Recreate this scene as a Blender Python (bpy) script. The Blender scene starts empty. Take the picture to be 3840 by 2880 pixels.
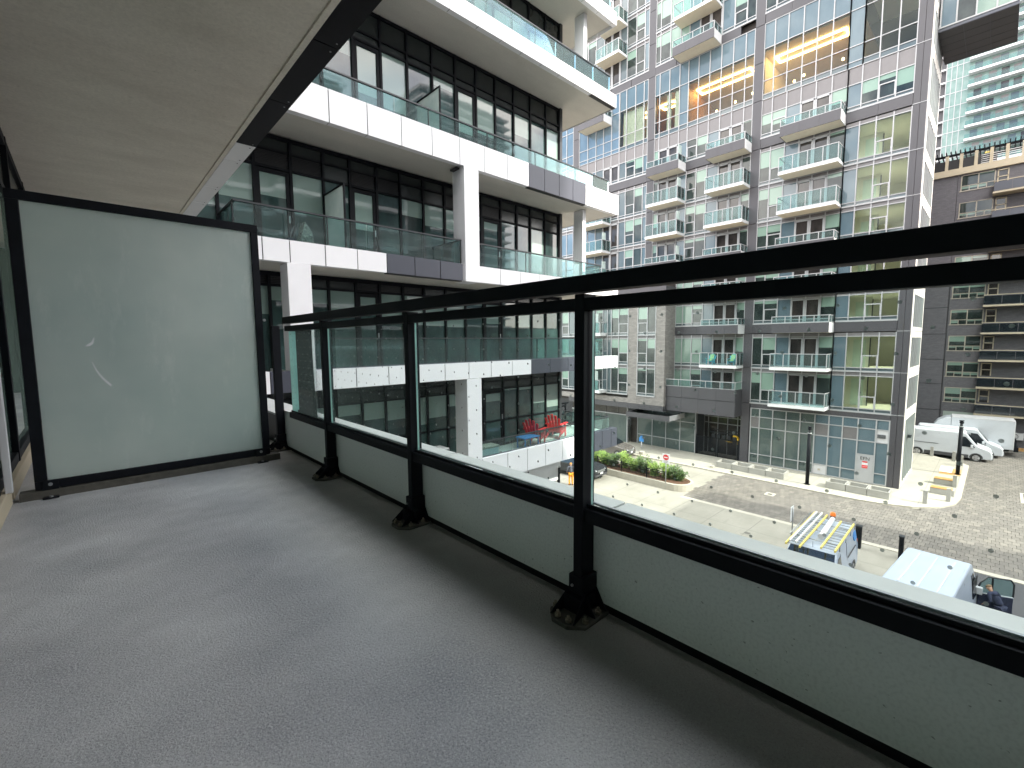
import bpy, bmesh, math, random
from mathutils import Vector, Matrix
R = math.radians
random.seed(7)
S = bpy.context.scene
COL = S.collection
# ------------------------------------------------------------------ camera
cd = bpy.data.cameras.new('camera'); cam = bpy.data.objects.new('camera', cd); COL.objects.link(cam)
S.camera = cam
cd.sensor_width = 36.0; cd.lens = 36.0*1703.9/3840.0; cd.clip_start = 0.02; cd.clip_end = 2000
yaw, pit, rol = R(43.023), R(-5.339), R(-0.4565)
fw = Vector((math.sin(yaw)*math.cos(pit), math.cos(yaw)*math.cos(pit), math.sin(pit)))
ri = Vector((math.cos(yaw), -math.sin(yaw), 0)); up = ri.cross(fw)
r2 = math.cos(rol)*ri + math.sin(rol)*up; u2 = -math.sin(rol)*ri + math.cos(rol)*up
cam.matrix_world = Matrix(((r2.x, u2.x, -fw.x, 0), (r2.y, u2.y, -fw.y, 0), (r2.z, u2.z, -fw.z, .9), (0, 0, 0, 1)))
# ------------------------------------------------------------------ world, sun, exposure
SUN = Vector((0.10, -0.80, 0.66)).normalized()
W = bpy.data.worlds.new('World'); S.world = W; W.use_nodes = True
nt = W.node_tree; nt.nodes.clear()
wo = nt.nodes.new('ShaderNodeOutputWorld'); bg = nt.nodes.new('ShaderNodeBackground')
sky = nt.nodes.new('ShaderNodeTexSky'); sky.sky_type = 'NISHITA'; sky.sun_disc = False
sky.sun_elevation = math.asin(SUN.z); sky.sun_rotation = math.atan2(SUN.x, SUN.y)
sky.dust_density = 1.5; sky.ozone_density = 1.2
tc = nt.nodes.new('ShaderNodeTexCoord'); mp = nt.nodes.new('ShaderNodeMapping'); mp.inputs['Scale'].default_value = (1.0, 1.0, 2.2)
nz = nt.nodes.new('ShaderNodeTexNoise'); nz.inputs['Scale'].default_value = 2.3; nz.inputs['Detail'].default_value = 8; nz.inputs['Roughness'].default_value = .58
rp = nt.nodes.new('ShaderNodeValToRGB'); rp.color_ramp.elements[0].position = .40; rp.color_ramp.elements[1].position = .57
mx = nt.nodes.new('ShaderNodeMixRGB'); mx.inputs['Color2'].default_value = (14.2, 13.6, 12.9, 1)
L = nt.links.new
L(tc.outputs['Generated'], mp.inputs['Vector']); L(mp.outputs['Vector'], nz.inputs['Vector']); L(nz.outputs['Fac'], rp.inputs['Fac'])
L(rp.outputs['Color'], mx.inputs['Fac']); L(sky.outputs['Color'], mx.inputs['Color1']); L(mx.outputs['Color'], bg.inputs['Color'])
bg.inputs['Strength'].default_value = 0.15; L(bg.outputs['Background'], wo.inputs['Surface'])
sl = bpy.data.lights.new('sun', 'SUN'); so = bpy.data.objects.new('sun', sl); COL.objects.link(so)
sl.energy = 2.1; sl.angle = R(.5); sl.color = (1.0, .93, .82)
so.rotation_euler = SUN.to_track_quat('Z', 'Y').to_euler()
S.view_settings.view_transform = 'Standard'; S.view_settings.look = 'None'
S.view_settings.exposure = 1.85; S.view_settings.gamma = 1.0; S.view_settings.use_curve_mapping = False
S.render.engine = 'CYCLES'
S.cycles.max_bounces = 8; S.cycles.transparent_max_bounces = 24; S.cycles.caustics_reflective = False; S.cycles.caustics_refractive = False

# ------------------------------------------------------------------ materials
def newmat(n):
    m = bpy.data.materials.new(n); m.use_nodes = True
    t = m.node_tree; b = t.nodes['Principled BSDF']
    return m, t, b
def pos(t, scale=(1, 1, 1)):
    g = t.nodes.new('ShaderNodeNewGeometry'); mpn = t.nodes.new('ShaderNodeMapping'); mpn.inputs['Scale'].default_value = scale
    t.links.new(g.outputs['Position'], mpn.inputs['Vector']); return mpn.outputs['Vector']
def noise(t, vec, scale, detail=4, rough=.55):
    n = t.nodes.new('ShaderNodeTexNoise'); n.inputs['Scale'].default_value = scale
    n.inputs['Detail'].default_value = detail; n.inputs['Roughness'].default_value = rough
    t.links.new(vec, n.inputs['Vector']); return n.outputs['Fac']
def ramp(t, fac, stops):
    r = t.nodes.new('ShaderNodeValToRGB'); e = r.color_ramp.elements
    e[0].position = stops[0][0]; e[0].color = (*stops[0][1], 1); e[1].position = stops[-1][0]; e[1].color = (*stops[-1][1], 1)
    for p, c in stops[1:-1]:
        k = e.new(p); k.color = (*c, 1)
    t.links.new(fac, r.inputs['Fac']); return r.outputs['Color']
def mixc(t, fac, a, b, mode='MIX'):
    m = t.nodes.new('ShaderNodeMixRGB'); m.blend_type = mode
    for i, v in ((0, fac), (1, a), (2, b)):
        if hasattr(v, 'links'): t.links.new(v, m.inputs[i])
        elif isinstance(v, tuple): m.inputs[i].default_value = (*v, 1)
        else: m.inputs[i].default_value = v
    return m.outputs['Color']
def bump(t, b, h, strength=.3, dist=.01):
    n = t.nodes.new('ShaderNodeBump'); n.inputs['Strength'].default_value = strength; n.inputs['Distance'].default_value = dist
    t.links.new(h, n.inputs['Height']); t.links.new(n.outputs['Normal'], b.inputs['Normal'])
def plain(n, c, rough=.5, metal=0, var=.12, vs=3.0, ior=None, fine=0, fs=200):
    """colour with soft dirt variation"""
    m, t, b = newmat(n)
    if n == 'black_aluminium': b.inputs['Specular IOR Level'].default_value = .14
    b.inputs['Roughness'].default_value = rough; b.inputs['Metallic'].default_value = metal
    if ior: b.inputs['IOR'].default_value = ior
    v = pos(t); f = noise(t, v, vs, 6, .6)
    lo = tuple(x*(1-var) for x in c); hi = tuple(min(1, x*(1+var)) for x in c)
    col = ramp(t, f, [(.3, lo), (.7, hi)])
    t.links.new(col, b.inputs['Base Color'])
    if fine: bump(t, b, noise(t, v, fs, 3), fine, .004)
    return m
M = {}
M['black'] = plain('black_aluminium', (.006, .007, .010), .55, var=.25, vs=9)
M['darkmetal'] = plain('charcoal_metal', (.03, .033, .038), .4, var=.1)
M['charcoal'] = plain('charcoal_panel', (.055, .06, .08), .42, var=.06, vs=1.2)
M['white'] = plain('white_panel', (.84, .84, .86), .4, var=.03, vs=1.0)
M['palegrey'] = plain('pale_grey_panel', (.55, .54, .55), .45, var=.05, vs=1.3)
M['cap'] = plain('light_grey_cap', (.48, .495, .48), .5, var=.10, vs=2.4, fine=.05, fs=60)
M['graymetal'] = plain('grey_metal_panel', (.058, .055, .062), .5, var=.07, vs=.6)
M['graymetal2'] = plain('dark_grey_metal_panel', (.055, .052, .058), .5, var=.07, vs=.6)
M['mullion'] = plain('white_mullion', (.36, .36, .37), .4, var=.03)
M['pinkgrey'] = plain('taupe_spandrel', (.15, .14, .143), .5, var=.05)
M['beigesoffit'] = plain('beige_soffit', (.74, .66, .52), .7, var=.05)
M['balcwhite'] = plain('balcony_white', (.68, .68, .68), .5, var=.04)
M['louver'] = plain('black_louvre', (.012, .012, .014), .45, var=.1)
M['concrete'] = plain('planter_concrete', (.32, .31, .285), .8, var=.12, vs=1.5, fine=.2, fs=40)
M['kerb'] = plain('kerb_concrete', (.42, .39, .33), .85, var=.10, vs=2)
M['rubber'] = plain('tyre_rubber', (.02, .02, .02), .8)
M['rim'] = plain('silver_rim', (.5, .5, .52), .3, metal=.7)
M['carwhite'] = plain('white_car_paint', (.55, .57, .60), .22, var=.03, vs=2, ior=1.6)
M['vanblue'] = plain('pale_blue_white_van_paint', (.40, .45, .54), .3, var=.06, vs=1.5)
M['cargrey'] = plain('taupe_grey_car_paint', (.17, .155, .145), .25, metal=.4, var=.05)
M['cardark'] = plain('black_car_paint', (.02, .022, .026), .2, var=.1)
M['carglass'] = plain('car_glass', (.012, .016, .02), .05, ior=1.7, var=.3, vs=2)
M['plastic'] = plain('grey_plastic_trim', (.06, .06, .065), .6)
M['headlamp'] = plain('headlamp_glass', (.7, .72, .75), .1)
M['amber'] = plain('amber_lens', (.8, .22, .03), .25)
M['redlens'] = plain('red_lens', (.5, .02, .02), .25)
M['yellow'] = plain('yellow_fibreglass', (.75, .60, .16), .5, var=.08)
M['pipeyellow'] = plain('yellow_gas_pipe', (.85, .50, .03), .4)
M['orange'] = plain('orange_plastic', (.85, .20, .03), .4)
M['pvc'] = plain('white_tube', (.80, .80, .83), .35, var=.03)
M['steel'] = plain('galvanised_steel', (.35, .36, .37), .4, metal=.7)
M['red'] = plain('red_plastic', (.75, .035, .04), .45, var=.06)
M['turquoise'] = plain('turquoise_plastic', (.05, .50, .66), .45)
M['cushion'] = plain('lime_cushion', (.45, .62, .30), .9, var=.3, vs=14)
M['wood'] = plain('timber_top', (.48, .27, .10), .6, var=.35, vs=7)
M['blue'] = plain('blue_plastic', (.05, .25, .62), .5)
M['signwhite'] = plain('sign_white', (.82, .82, .84), .5, var=.02)
M['signred'] = plain('sign_red', (.62, .04, .04), .5)
M['printblack'] = plain('print_black', (.01, .01, .01), .6)
M['navy'] = plain('navy_cloth', (.022, .028, .06), .9, var=.25, vs=12)
M['greycloth'] = plain('grey_cloth', (.09, .095, .12), .9, var=.2, vs=10)
M['hivis'] = plain('orange_cloth', (.85, .33, .03), .85, var=.12, vs=8)
M['skin'] = plain('skin', (.50, .30, .21), .6)
M['hair'] = plain('hair', (.20, .14, .08), .8)
M['soil'] = plain('mulch', (.10, .05, .028), .95, var=.5, vs=20)
M['gravelwall'] = plain('green_render', (.33, .38, .34), .8)
M['door'] = plain('grey_steel_door', (.36, .36, .37), .5, var=.04)
M['beigetrim'] = plain('beige_trim', (.45, .385, .28), .6, var=.05)
M['tan'] = plain('tan_window_frame', (.38, .34, .28), .6)
M['curtain'] = plain('curtain_fabric', (.55, .52, .44), .9, var=.15, vs=5)
M['roomwall'] = plain('cream_room_wall', (.80, .79, .68), .8, var=.03)
M['roomdoor'] = plain('pale_room_door', (.62, .74, .66), .5, var=.03)
M['warmwood'] = plain('restaurant_timber', (.30, .15, .06), .6, var=.3, vs=2)
M['darkroom'] = plain('dark_interior', (.035, .028, .024), .8, var=.4, vs=1.2)
M['sunlitwall'] = plain('light_stone_panel', (.66, .62, .58), .6, var=.05)
M['asphalt'] = plain('asphalt', (.06, .06, .065), .9, var=.15, vs=4)
M['blanket'] = plain('patterned_blanket', (.28, .27, .24), .9, var=.8, vs=20)
M['bronze'] = plain('bolt_zinc', (.25, .22, .17), .45, metal=.6)
M['bedding'] = plain('paver_joint_sand', (.10, .09, .075), .9, var=.3, vs=6)
M['grout'] = plain('grout', (.075, .07, .06), .9, var=.3, vs=20)

def emis(n, c, s):
    m, t, b = newmat(n); b.inputs['Base Color'].default_value = (*c, 1)
    b.inputs['Emission Color'].default_value = (*c, 1); b.inputs['Emission Strength'].default_value = s; return m
M['led'] = emis('warm_light_strip', (1.0, .62, .22), 9.0)
M['bulb'] = emis('warm_bulb', (1.0, .62, .25), 6.0)

def floor_mat():
    m, t, b = newmat('speckled_concrete_coating'); v = pos(t)
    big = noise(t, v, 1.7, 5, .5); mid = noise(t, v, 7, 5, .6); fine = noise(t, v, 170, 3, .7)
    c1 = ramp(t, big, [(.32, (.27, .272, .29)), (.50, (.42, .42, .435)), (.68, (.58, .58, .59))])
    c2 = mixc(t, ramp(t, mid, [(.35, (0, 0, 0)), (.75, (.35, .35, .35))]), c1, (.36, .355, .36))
    vr = t.nodes.new('ShaderNodeTexVoronoi'); vr.inputs['Scale'].default_value = 210; t.links.new(v, vr.inputs['Vector'])
    pit = ramp(t, vr.outputs['Distance'], [(.10, (.45, .45, .45)), (.38, (1, 1, 1))])
    c3 = mixc(t, 1.0, c2, pit, 'MULTIPLY')
    sp = ramp(t, noise(t, v, 150, 3, .7), [(.48, (0, 0, 0)), (.62, (.75, .75, .75))])
    c4 = mixc(t, sp, c3, (.50, .50, .51))
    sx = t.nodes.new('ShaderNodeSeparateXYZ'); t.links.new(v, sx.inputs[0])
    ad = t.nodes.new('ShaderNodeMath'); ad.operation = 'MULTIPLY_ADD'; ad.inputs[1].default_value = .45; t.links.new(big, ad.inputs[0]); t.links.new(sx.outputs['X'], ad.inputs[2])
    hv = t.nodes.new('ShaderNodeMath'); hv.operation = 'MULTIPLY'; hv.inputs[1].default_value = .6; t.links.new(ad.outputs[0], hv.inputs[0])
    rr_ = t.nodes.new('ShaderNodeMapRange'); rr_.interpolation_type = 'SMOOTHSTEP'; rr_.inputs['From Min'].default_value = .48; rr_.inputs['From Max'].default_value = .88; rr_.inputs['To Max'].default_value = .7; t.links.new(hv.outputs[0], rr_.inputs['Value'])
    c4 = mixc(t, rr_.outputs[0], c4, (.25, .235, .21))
    t.links.new(c4, b.inputs['Base Color']); b.inputs['Roughness'].default_value = .5
    t.links.new(ramp(t, mid, [(.3, (.34,)*3), (.7, (.62,)*3)]), b.inputs['Roughness'])
    bump(t, b, noise(t, v, 120, 4, .75), .9, .012); return m
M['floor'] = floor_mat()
def soffit_mat(n, lo, hi, k=1.0):
    m, t, b = newmat(n); v = pos(t, (1, 2.2, 1))
    f = noise(t, v, 1.3*k, 8, .62); g = noise(t, pos(t), 55, 3, .6)
    c = ramp(t, f, [(.25, lo), (.75, hi)])
    c = mixc(t, ramp(t, g, [(.35, (.0,)*3), (.8, (.35,)*3)]), c, tuple(x*.6 for x in lo))
    p = ramp(t, noise(t, pos(t), 21, 4, .7), [(.66, (1, 1, 1)), (.78, (.55, .55, .5))])
    c = mixc(t, 1.0, c, p, 'MULTIPLY')
    t.links.new(c, b.inputs['Base Color']); b.inputs['Roughness'].default_value = .85
    bump(t, b, g, .25, .004); return m
M['soffit'] = soffit_mat('raw_concrete_soffit', (.64, .59, .51), (.82, .77, .68))
M['wingsoffit'] = soffit_mat('painted_soffit', (.60, .58, .53), (.72, .69, .63), .5)
def innerpanel():
    m, t, b = newmat('specked_white_panel'); v = pos(t, (1, .55, 1))
    c = ramp(t, noise(t, v, 2.5, 5), [(.3, (.74, .76, .74)), (.7, (.82, .84, .82))])
    n1 = noise(t, pos(t, (1, .6, 1)), 105, 2, .5)
    c = mixc(t, ramp(t, n1, [(.715, (0,)*3), (.74, (.6,)*3)]), c, (.12, .12, .11))
    n2 = noise(t, pos(t), 120, 2, .5)
    c = mixc(t, ramp(t, n2, [(.45, (0,)*3), (.75, (.22,)*3)]), c, (.30, .31, .30))
    t.links.new(c, b.inputs['Base Color']); b.inputs['Roughness'].default_value = .45; return m
M['innerpanel'] = innerpanel()
def frosted():
    m, t, b = newmat('frosted_glass'); t.nodes.remove(b); out = t.nodes['Material Output']
    v = pos(t)
    c = ramp(t, noise(t, v, 1.6, 3), [(.3, (.60, .69, .67)), (.7, (.76, .82, .79))])
    sm = ramp(t, noise(t, pos(t, (3, 3, 1)), 2.2, 7, .7), [(.55, (0,)*3), (.78, (.6,)*3)])
    c = mixc(t, sm, c, (.92, .94, .92))
    d = t.nodes.new('ShaderNodeBsdfDiffuse'); tr = t.nodes.new('ShaderNodeBsdfTranslucent'); gl = t.nodes.new('ShaderNodeBsdfGlossy'); gl.inputs['Roughness'].default_value = .35
    a = t.nodes.new('ShaderNodeMixShader'); a.inputs[0].default_value = .62
    e = t.nodes.new('ShaderNodeMixShader'); e.inputs[0].default_value = .06
    for s in (d, tr): t.links.new(c, s.inputs['Color'])
    t.links.new(d.outputs[0], a.inputs[1]); t.links.new(tr.outputs[0], a.inputs[2]); t.links.new(a.outputs[0], e.inputs[1]); t.links.new(gl.outputs[0], e.inputs[2])
    t.links.new(e.outputs[0], out.inputs['Surface']); return m
M['frosted'] = frosted()
def clear(n, tint, ior=1.45, dirt=0.0, boost=1.0):
    m, t, b = newmat(n); t.nodes.remove(b); out = t.nodes['Material Output']
    tr = t.nodes.new('ShaderNodeBsdfTransparent'); tr.inputs['Color'].default_value = (*tint, 1)
    gl = t.nodes.new('ShaderNodeBsdfGlossy'); gl.inputs['Roughness'].default_value = .0; gl.inputs['Color'].default_value = (.95, 1, 1, 1)
    fr = t.nodes.new('ShaderNodeFresnel'); fr.inputs['IOR'].default_value = ior
    a = t.nodes.new('ShaderNodeMixShader'); t.links.new(fr.outputs[0], a.inputs[0]); t.links.new(tr.outputs[0], a.inputs[1]); t.links.new(gl.outputs[0], a.inputs[2])
    last = a
    if dirt:
        df = t.nodes.new('ShaderNodeBsdfDiffuse'); df.inputs['Color'].default_value = (.75, .8, .78, 1)
        k = ramp(t, noise(t, pos(t, (1, 1, .35)), .8, 2, .4), [(.3, (dirt*.6,)*3), (.8, (dirt,)*3)])
        e = t.nodes.new('ShaderNodeMixShader'); t.links.new(k, e.inputs[0]); t.links.new(a.outputs[0], e.inputs[1]); t.links.new(df.outputs[0], e.inputs[2]); last = e
    t.links.new(last.outputs[0], out.inputs['Surface']); return m
M['clear'] = clear('clear_glass', (.93, .975, .965), 1.06, .03)
M['railglass'] = clear('green_rail_glass', (.70, .85, .85), 1.22, .05)
M['roomglass'] = clear('room_glass', (.90, .95, .91), 1.25, .01)
M['dot'] = clear('white_dot_print', (.72, .74, .74), 1.05, .45)
M['glassedge'] = plain('glass_edge', (.35, .60, .55), .2, var=.2)
def winglass(n, base, hi, ior, rough=.02, blind=None, amount=0, wav=.02):
    """window pane: dark interior, optional roller blind drawn part way, strong reflections"""
    m, t, b = newmat(n); oi = t.nodes.new('ShaderNodeObjectInfo')
    v = pos(t, (1, 1, .6)); f = noise(t, v, 1.1, 4, .6)
    c = ramp(t, f, [(.35, base), (.72, hi)])
    if blind:
        g = t.nodes.new('ShaderNodeTexCoord'); sx = t.nodes.new('ShaderNodeSeparateXYZ'); t.links.new(g.outputs['Generated'], sx.inputs[0])
        mr = t.nodes.new('ShaderNodeMapRange'); mr.inputs['From Min'].default_value = 0; mr.inputs['From Max'].default_value = 1
        mr.inputs['To Min'].default_value = 1.0+amount*.1; mr.inputs['To Max'].default_value = 1-amount; t.links.new(oi.outputs['Random'], mr.inputs['Value'])
        gt = t.nodes.new('ShaderNodeMath'); gt.operation = 'GREATER_THAN'; t.links.new(sx.outputs['Z'], gt.inputs[0]); t.links.new(mr.outputs[0], gt.inputs[1])
        c = mixc(t, gt.outputs[0], c, blind)
    t.links.new(c, b.inputs['Base Color']); b.inputs['Roughness'].default_value = rough; b.inputs['IOR'].default_value = ior
    bump(t, b, noise(t, pos(t), .9, 2), wav, .05)
    return m
M['wingglass'] = winglass('dark_reflective_glass', (.02, .035, .035), (.06, .11, .105), 1.6, blind=(.24, .33, .30), amount=.55)
M['wingspandrel'] = plain('black_spandrel', (.022, .028, .028), .25, var=.15)
M['pane'] = winglass('apartment_glass', (.012, .018, .018), (.045, .06, .055), 1.5, blind=(.20, .29, .24), amount=.7)
M['panedark'] = winglass('dark_door_glass', (.02, .018, .018), (.06, .052, .048), 1.5)
M['paneblind'] = winglass('blind_glass', (.15, .225, .19), (.21, .29, .245), 1.5)
M['bluespandrel'] = winglass('blue_spandrel_glass', (.085, .125, .15), (.105, .15, .175), 1.5)
M['greyspandrel'] = winglass('grey_spandrel_glass', (.08, .105, .115), (.10, .125, .135), 1.5)
M['skyglass'] = winglass('sky_reflecting_glass', (.08, .12, .15), (.11, .16, .20), 1.9, wav=.03)
M['towerglass'] = winglass('pale_green_tower_glass', (.14, .21, .19), (.22, .29, .27), 1.5)
M['shopglass'] = winglass('shopfront_glass', (.06, .085, .085), (.10, .125, .115), 1.5)
def brick(n, c1, c2, mort, sc, axis='YZ', bw=.6, rh=.2):
    m, t, b = newmat(n); g = t.nodes.new('ShaderNodeNewGeometry'); sx = t.nodes.new('ShaderNodeSeparateXYZ'); cb = t.nodes.new('ShaderNodeCombineXYZ')
    t.links.new(g.outputs['Position'], sx.inputs[0]); ad = t.nodes.new('ShaderNodeMath'); ad.operation = 'ADD'
    t.links.new(sx.outputs['X'], ad.inputs[0]); t.links.new(sx.outputs['Y'], ad.inputs[1])
    t.links.new(ad.outputs[0], cb.inputs[0]); t.links.new(sx.outputs['Z'], cb.inputs[1])
    k = t.nodes.new('ShaderNodeTexBrick'); k.inputs['Scale'].default_value = sc; k.inputs['Color1'].default_value = (*c1, 1); k.inputs['Color2'].default_value = (*c2, 1); k.inputs['Mortar'].default_value = (*mort, 1)
    k.inputs['Mortar Size'].default_value = .012; k.inputs['Brick Width'].default_value = bw; k.inputs['Row Height'].default_value = rh
    t.links.new(cb.outputs[0], k.inputs['Vector']); t.links.new(k.outputs['Color'], b.inputs['Base Color']); b.inputs['Roughness'].default_value = .8
    bump(t, b, k.outputs['Fac'], -.5, .01); return m
M['brick'] = brick('grey_brick', (.20, .185, .175), (.28, .255, .24), (.12, .11, .105), 1.7)
M['darkbrick'] = brick('dark_brown_brick', (.108, .103, .114), (.138, .131, .143), (.085, .082, .088), 2.2)
M['redbrick'] = brick('dull_brick', (.16, .12, .10), (.22, .16, .13), (.12, .1, .09), 2.5)
def paver(n, island):
    m, t, b = newmat(n); v = pos(t)
    if island:
        g = t.nodes.new('ShaderNodeNewGeometry'); r = g.outputs['Random Per Island']
    else:
        r = t.nodes.new('ShaderNodeObjectInfo').outputs['Random']
    c = ramp(t, r, [(0, (.12, .108, .096)), (.35, (.145, .13, .115)), (.7, (.165, .148, .13)), (1, (.20, .18, .155))])
    c = mixc(t, ramp(t, noise(t, v, .35, 5, .6), [(.35, (.0,)*3), (.7, (.5,)*3)]), c, (.17, .155, .145))
    c = mixc(t, ramp(t, noise(t, v, 14, 4, .6), [(.4, (0,)*3), (.8, (.35,)*3)]), c, (.12, .11, .10))
    t.links.new(c, b.inputs['Base Color']); b.inputs['Roughness'].default_value = .85; return m
M['paver'] = paver('paver_stone', False); M['paverfield'] = paver('paver_stone_field', True)
def slab(n, a, bb, joint, jx, jy, ox=0, oy=0):
    m, t, b = newmat(n); v = pos(t)
    c = ramp(t, noise(t, v, .5, 7, .65), [(.3, a), (.7, bb)])
    st = ramp(t, noise(t, pos(t, (.4, 1.6, 1)), 1.2, 7, .7), [(.55, (0,)*3), (.8, (.55,)*3)])
    c = mixc(t, st, c, tuple(x*.55 for x in a))
    g = t.nodes.new('ShaderNodeNewGeometry'); sx = t.nodes.new('ShaderNodeSeparateXYZ'); t.links.new(g.outputs['Position'], sx.inputs[0])
    for ax, step, off in (('X', jx, ox), ('Y', jy, oy)):
        a1 = t.nodes.new('ShaderNodeMath'); a1.operation = 'ADD'; a1.inputs[1].default_value = off+1000*step; t.links.new(sx.outputs[ax], a1.inputs[0])
        md = t.nodes.new('ShaderNodeMath'); md.operation = 'MODULO'; md.inputs[1].default_value = step; t.links.new(a1.outputs[0], md.inputs[0])
        lt = t.nodes.new('ShaderNodeMath'); lt.operation = 'LESS_THAN'; lt.inputs[1].default_value = .035; t.links.new(md.outputs[0], lt.inputs[0])
        c = mixc(t, lt.outputs[0], c, joint)
    t.links.new(c, b.inputs['Base Color']); b.inputs['Roughness'].default_value = .85; return m
M['road'] = slab('drive_concrete', (.24, .225, .19), (.32, .30, .26), (.16, .15, .13), 3.4, 2.3, .1, .0)
M['walk'] = slab('sidewalk_concrete', (.31, .29, .25), (.38, .355, .30), (.26, .24, .2), 30, 1.5)
def leafmat(n, a, bb):
    m, t, b = newmat(n); g = t.nodes.new('ShaderNodeNewGeometry')
    c = ramp(t, g.outputs['Random Per Island'], [(0, a), (1, bb)]); t.links.new(c, b.inputs['Base Color'])
    b.inputs['Roughness'].default_value = .5; b.inputs['Subsurface Weight'].default_value = 0; return m
M['leaf'] = leafmat('shrub_leaf', (.08, .17, .02), (.28, .40, .07))
M['leafdark'] = leafmat('shrub_leaf_dark', (.03, .07, .015), (.09, .15, .03))

# ------------------------------------------------------------------ object helpers
WL = {}
def link(o, parent):
    COL.objects.link(o)
    if parent is not None: o.parent = parent
def base(parent): return WL.get(parent.name, Vector((0, 0, 0))) if parent is not None else Vector((0, 0, 0))
def tag(o, label=None, cat=None, group=None, kind=None):
    if label: o['label'] = label
    if cat: o['category'] = cat
    if group: o['group'] = group
    if kind: o['kind'] = kind
    return o
def thing(name, loc, label, cat, group=None, rz=0, world=True):
    o = bpy.data.objects.new(name, None); COL.objects.link(o); o.location = loc; o.rotation_euler = (0, 0, rz); o.empty_display_size = .2
    tag(o, label, cat, group); WL[o.name] = Vector(loc) if world else Vector((0, 0, 0)); return o
CUBES = {}
def cube_mesh(mat):
    if mat not in CUBES:
        me = bpy.data.meshes.new('block_'+mat); bm = bmesh.new(); bmesh.ops.create_cube(bm, size=1); bm.to_mesh(me); bm.free()
        me.materials.append(M[mat]); CUBES[mat] = me
    return CUBES[mat]
def box(name, parent, a, b, mat, label=None, rot=None):
    """a leaf part: a block between the corners a and b"""
    o = bpy.data.objects.new(name, cube_mesh(mat)); link(o, parent)
    a = Vector(a); b = Vector(b); o.location = (a+b)/2-base(parent); o.scale = [max(abs(b[i]-a[i]), .0005) for i in range(3)]
    if rot: o.rotation_euler = rot
    if label: o['label'] = label
    return o
class MB:
    def __init__(s): s.bm = bmesh.new(); s.mats = []
    def mi(s, mat):
        if mat not in s.mats: s.mats.append(mat)
        return s.mats.index(mat)
    def box(s, a, b, mat, mtx=None):
        x0, y0, z0 = a; x1, y1, z1 = b
        vs = [s.bm.verts.new(Vector(p) if mtx is None else mtx @ Vector(p)) for p in
              ((x0, y0, z0), (x1, y0, z0), (x1, y1, z0), (x0, y1, z0), (x0, y0, z1), (x1, y0, z1), (x1, y1, z1), (x0, y1, z1))]
        i = s.mi(mat)
        for f in ((0, 3, 2, 1), (4, 5, 6, 7), (0, 1, 5, 4), (1, 2, 6, 5), (2, 3, 7, 6), (3, 0, 4, 7)):
            s.bm.faces.new([vs[k] for k in f]).material_index = i
        return s
    def poly(s, pts, mat):
        f = s.bm.faces.new([s.bm.verts.new(p) for p in pts]); f.material_index = s.mi(mat); return s
    def prism(s, pts, d, mat):
        """closed outline pts (3d) pushed along vector d"""
        i = s.mi(mat); d = Vector(d)
        a = [s.bm.verts.new(p) for p in pts]; b = [s.bm.verts.new(Vector(p)+d) for p in pts]; n = len(pts)
        for f in (a[::-1], b): s.bm.faces.new(f).material_index = i
        for k in range(n): s.bm.faces.new((a[k], a[(k+1) % n], b[(k+1) % n], b[k])).material_index = i
        return s
    def tube(s, p, q, r, mat, n=10, r1=None, cap=True):
        p = Vector(p); q = Vector(q); ax = (q-p).normalized(); r1 = r if r1 is None else r1; i = s.mi(mat)
        u = ax.orthogonal().normalized(); v = ax.cross(u)
        A = [s.bm.verts.new(p+(u*math.cos(2*math.pi*k/n)+v*math.sin(2*math.pi*k/n))*r) for k in range(n)]
        B = [s.bm.verts.new(q+(u*math.cos(2*math.pi*k/n)+v*math.sin(2*math.pi*k/n))*r1) for k in range(n)]
        for k in range(n):
            f = s.bm.faces.new((A[k], A[(k+1) % n], B[(k+1) % n], B[k])); f.material_index = i; f.smooth = n > 8
        if cap:
            s.bm.faces.new(A[::-1]).material_index = i; s.bm.faces.new(B).material_index = i
        return s
    def build(s, name, parent=None, bevel=0, label=None, kind=None, recalc=True):
        me = bpy.data.meshes.new(name); bs = base(parent)
        if bs.length: bmesh.ops.translate(s.bm, verts=s.bm.verts, vec=-bs)
        if recalc: bmesh.ops.recalc_face_normals(s.bm, faces=s.bm.faces)
        s.bm.to_mesh(me); s.bm.free()
        for m in s.mats: me.materials.append(M[m])
        o = bpy.data.objects.new(name, me); link(o, parent); WL[o.name] = bs
        if bevel:
            b = o.modifiers.new('bevel', 'BEVEL'); b.width = bevel; b.segments = 2; b.limit_method = 'ANGLE'; b.angle_limit = R(30)
        if label: o['label'] = label
        if kind: o['kind'] = kind
        return o
def bb(name, parent, a, b, mat, bevel=.003, label=None):
    return MB().box(a, b, mat).build(name, parent, bevel, label)
TEXTS = []
def text(name, parent, s, loc, size, mat, rot, thick=.004):
    c = bpy.data.curves.new(name, 'FONT'); c.body = s; c.size = size; c.extrude = thick; c.align_x = 'CENTER'; c.align_y = 'CENTER'; c.offset = 0
    o = bpy.data.objects.new(name, c); link(o, parent); o.location = Vector(loc)-base(parent); o.rotation_euler = rot; c.materials.append(M[mat]); TEXTS.append(o); return o
def copy_tree(o, parent=None):
    kids = list(o.children)
    c = o.copy(); COL.objects.link(c); c.parent = parent; WL[c.name] = WL.get(o.name, Vector((0, 0, 0)))
    for k in kids: copy_tree(k, c)
    return c

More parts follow.
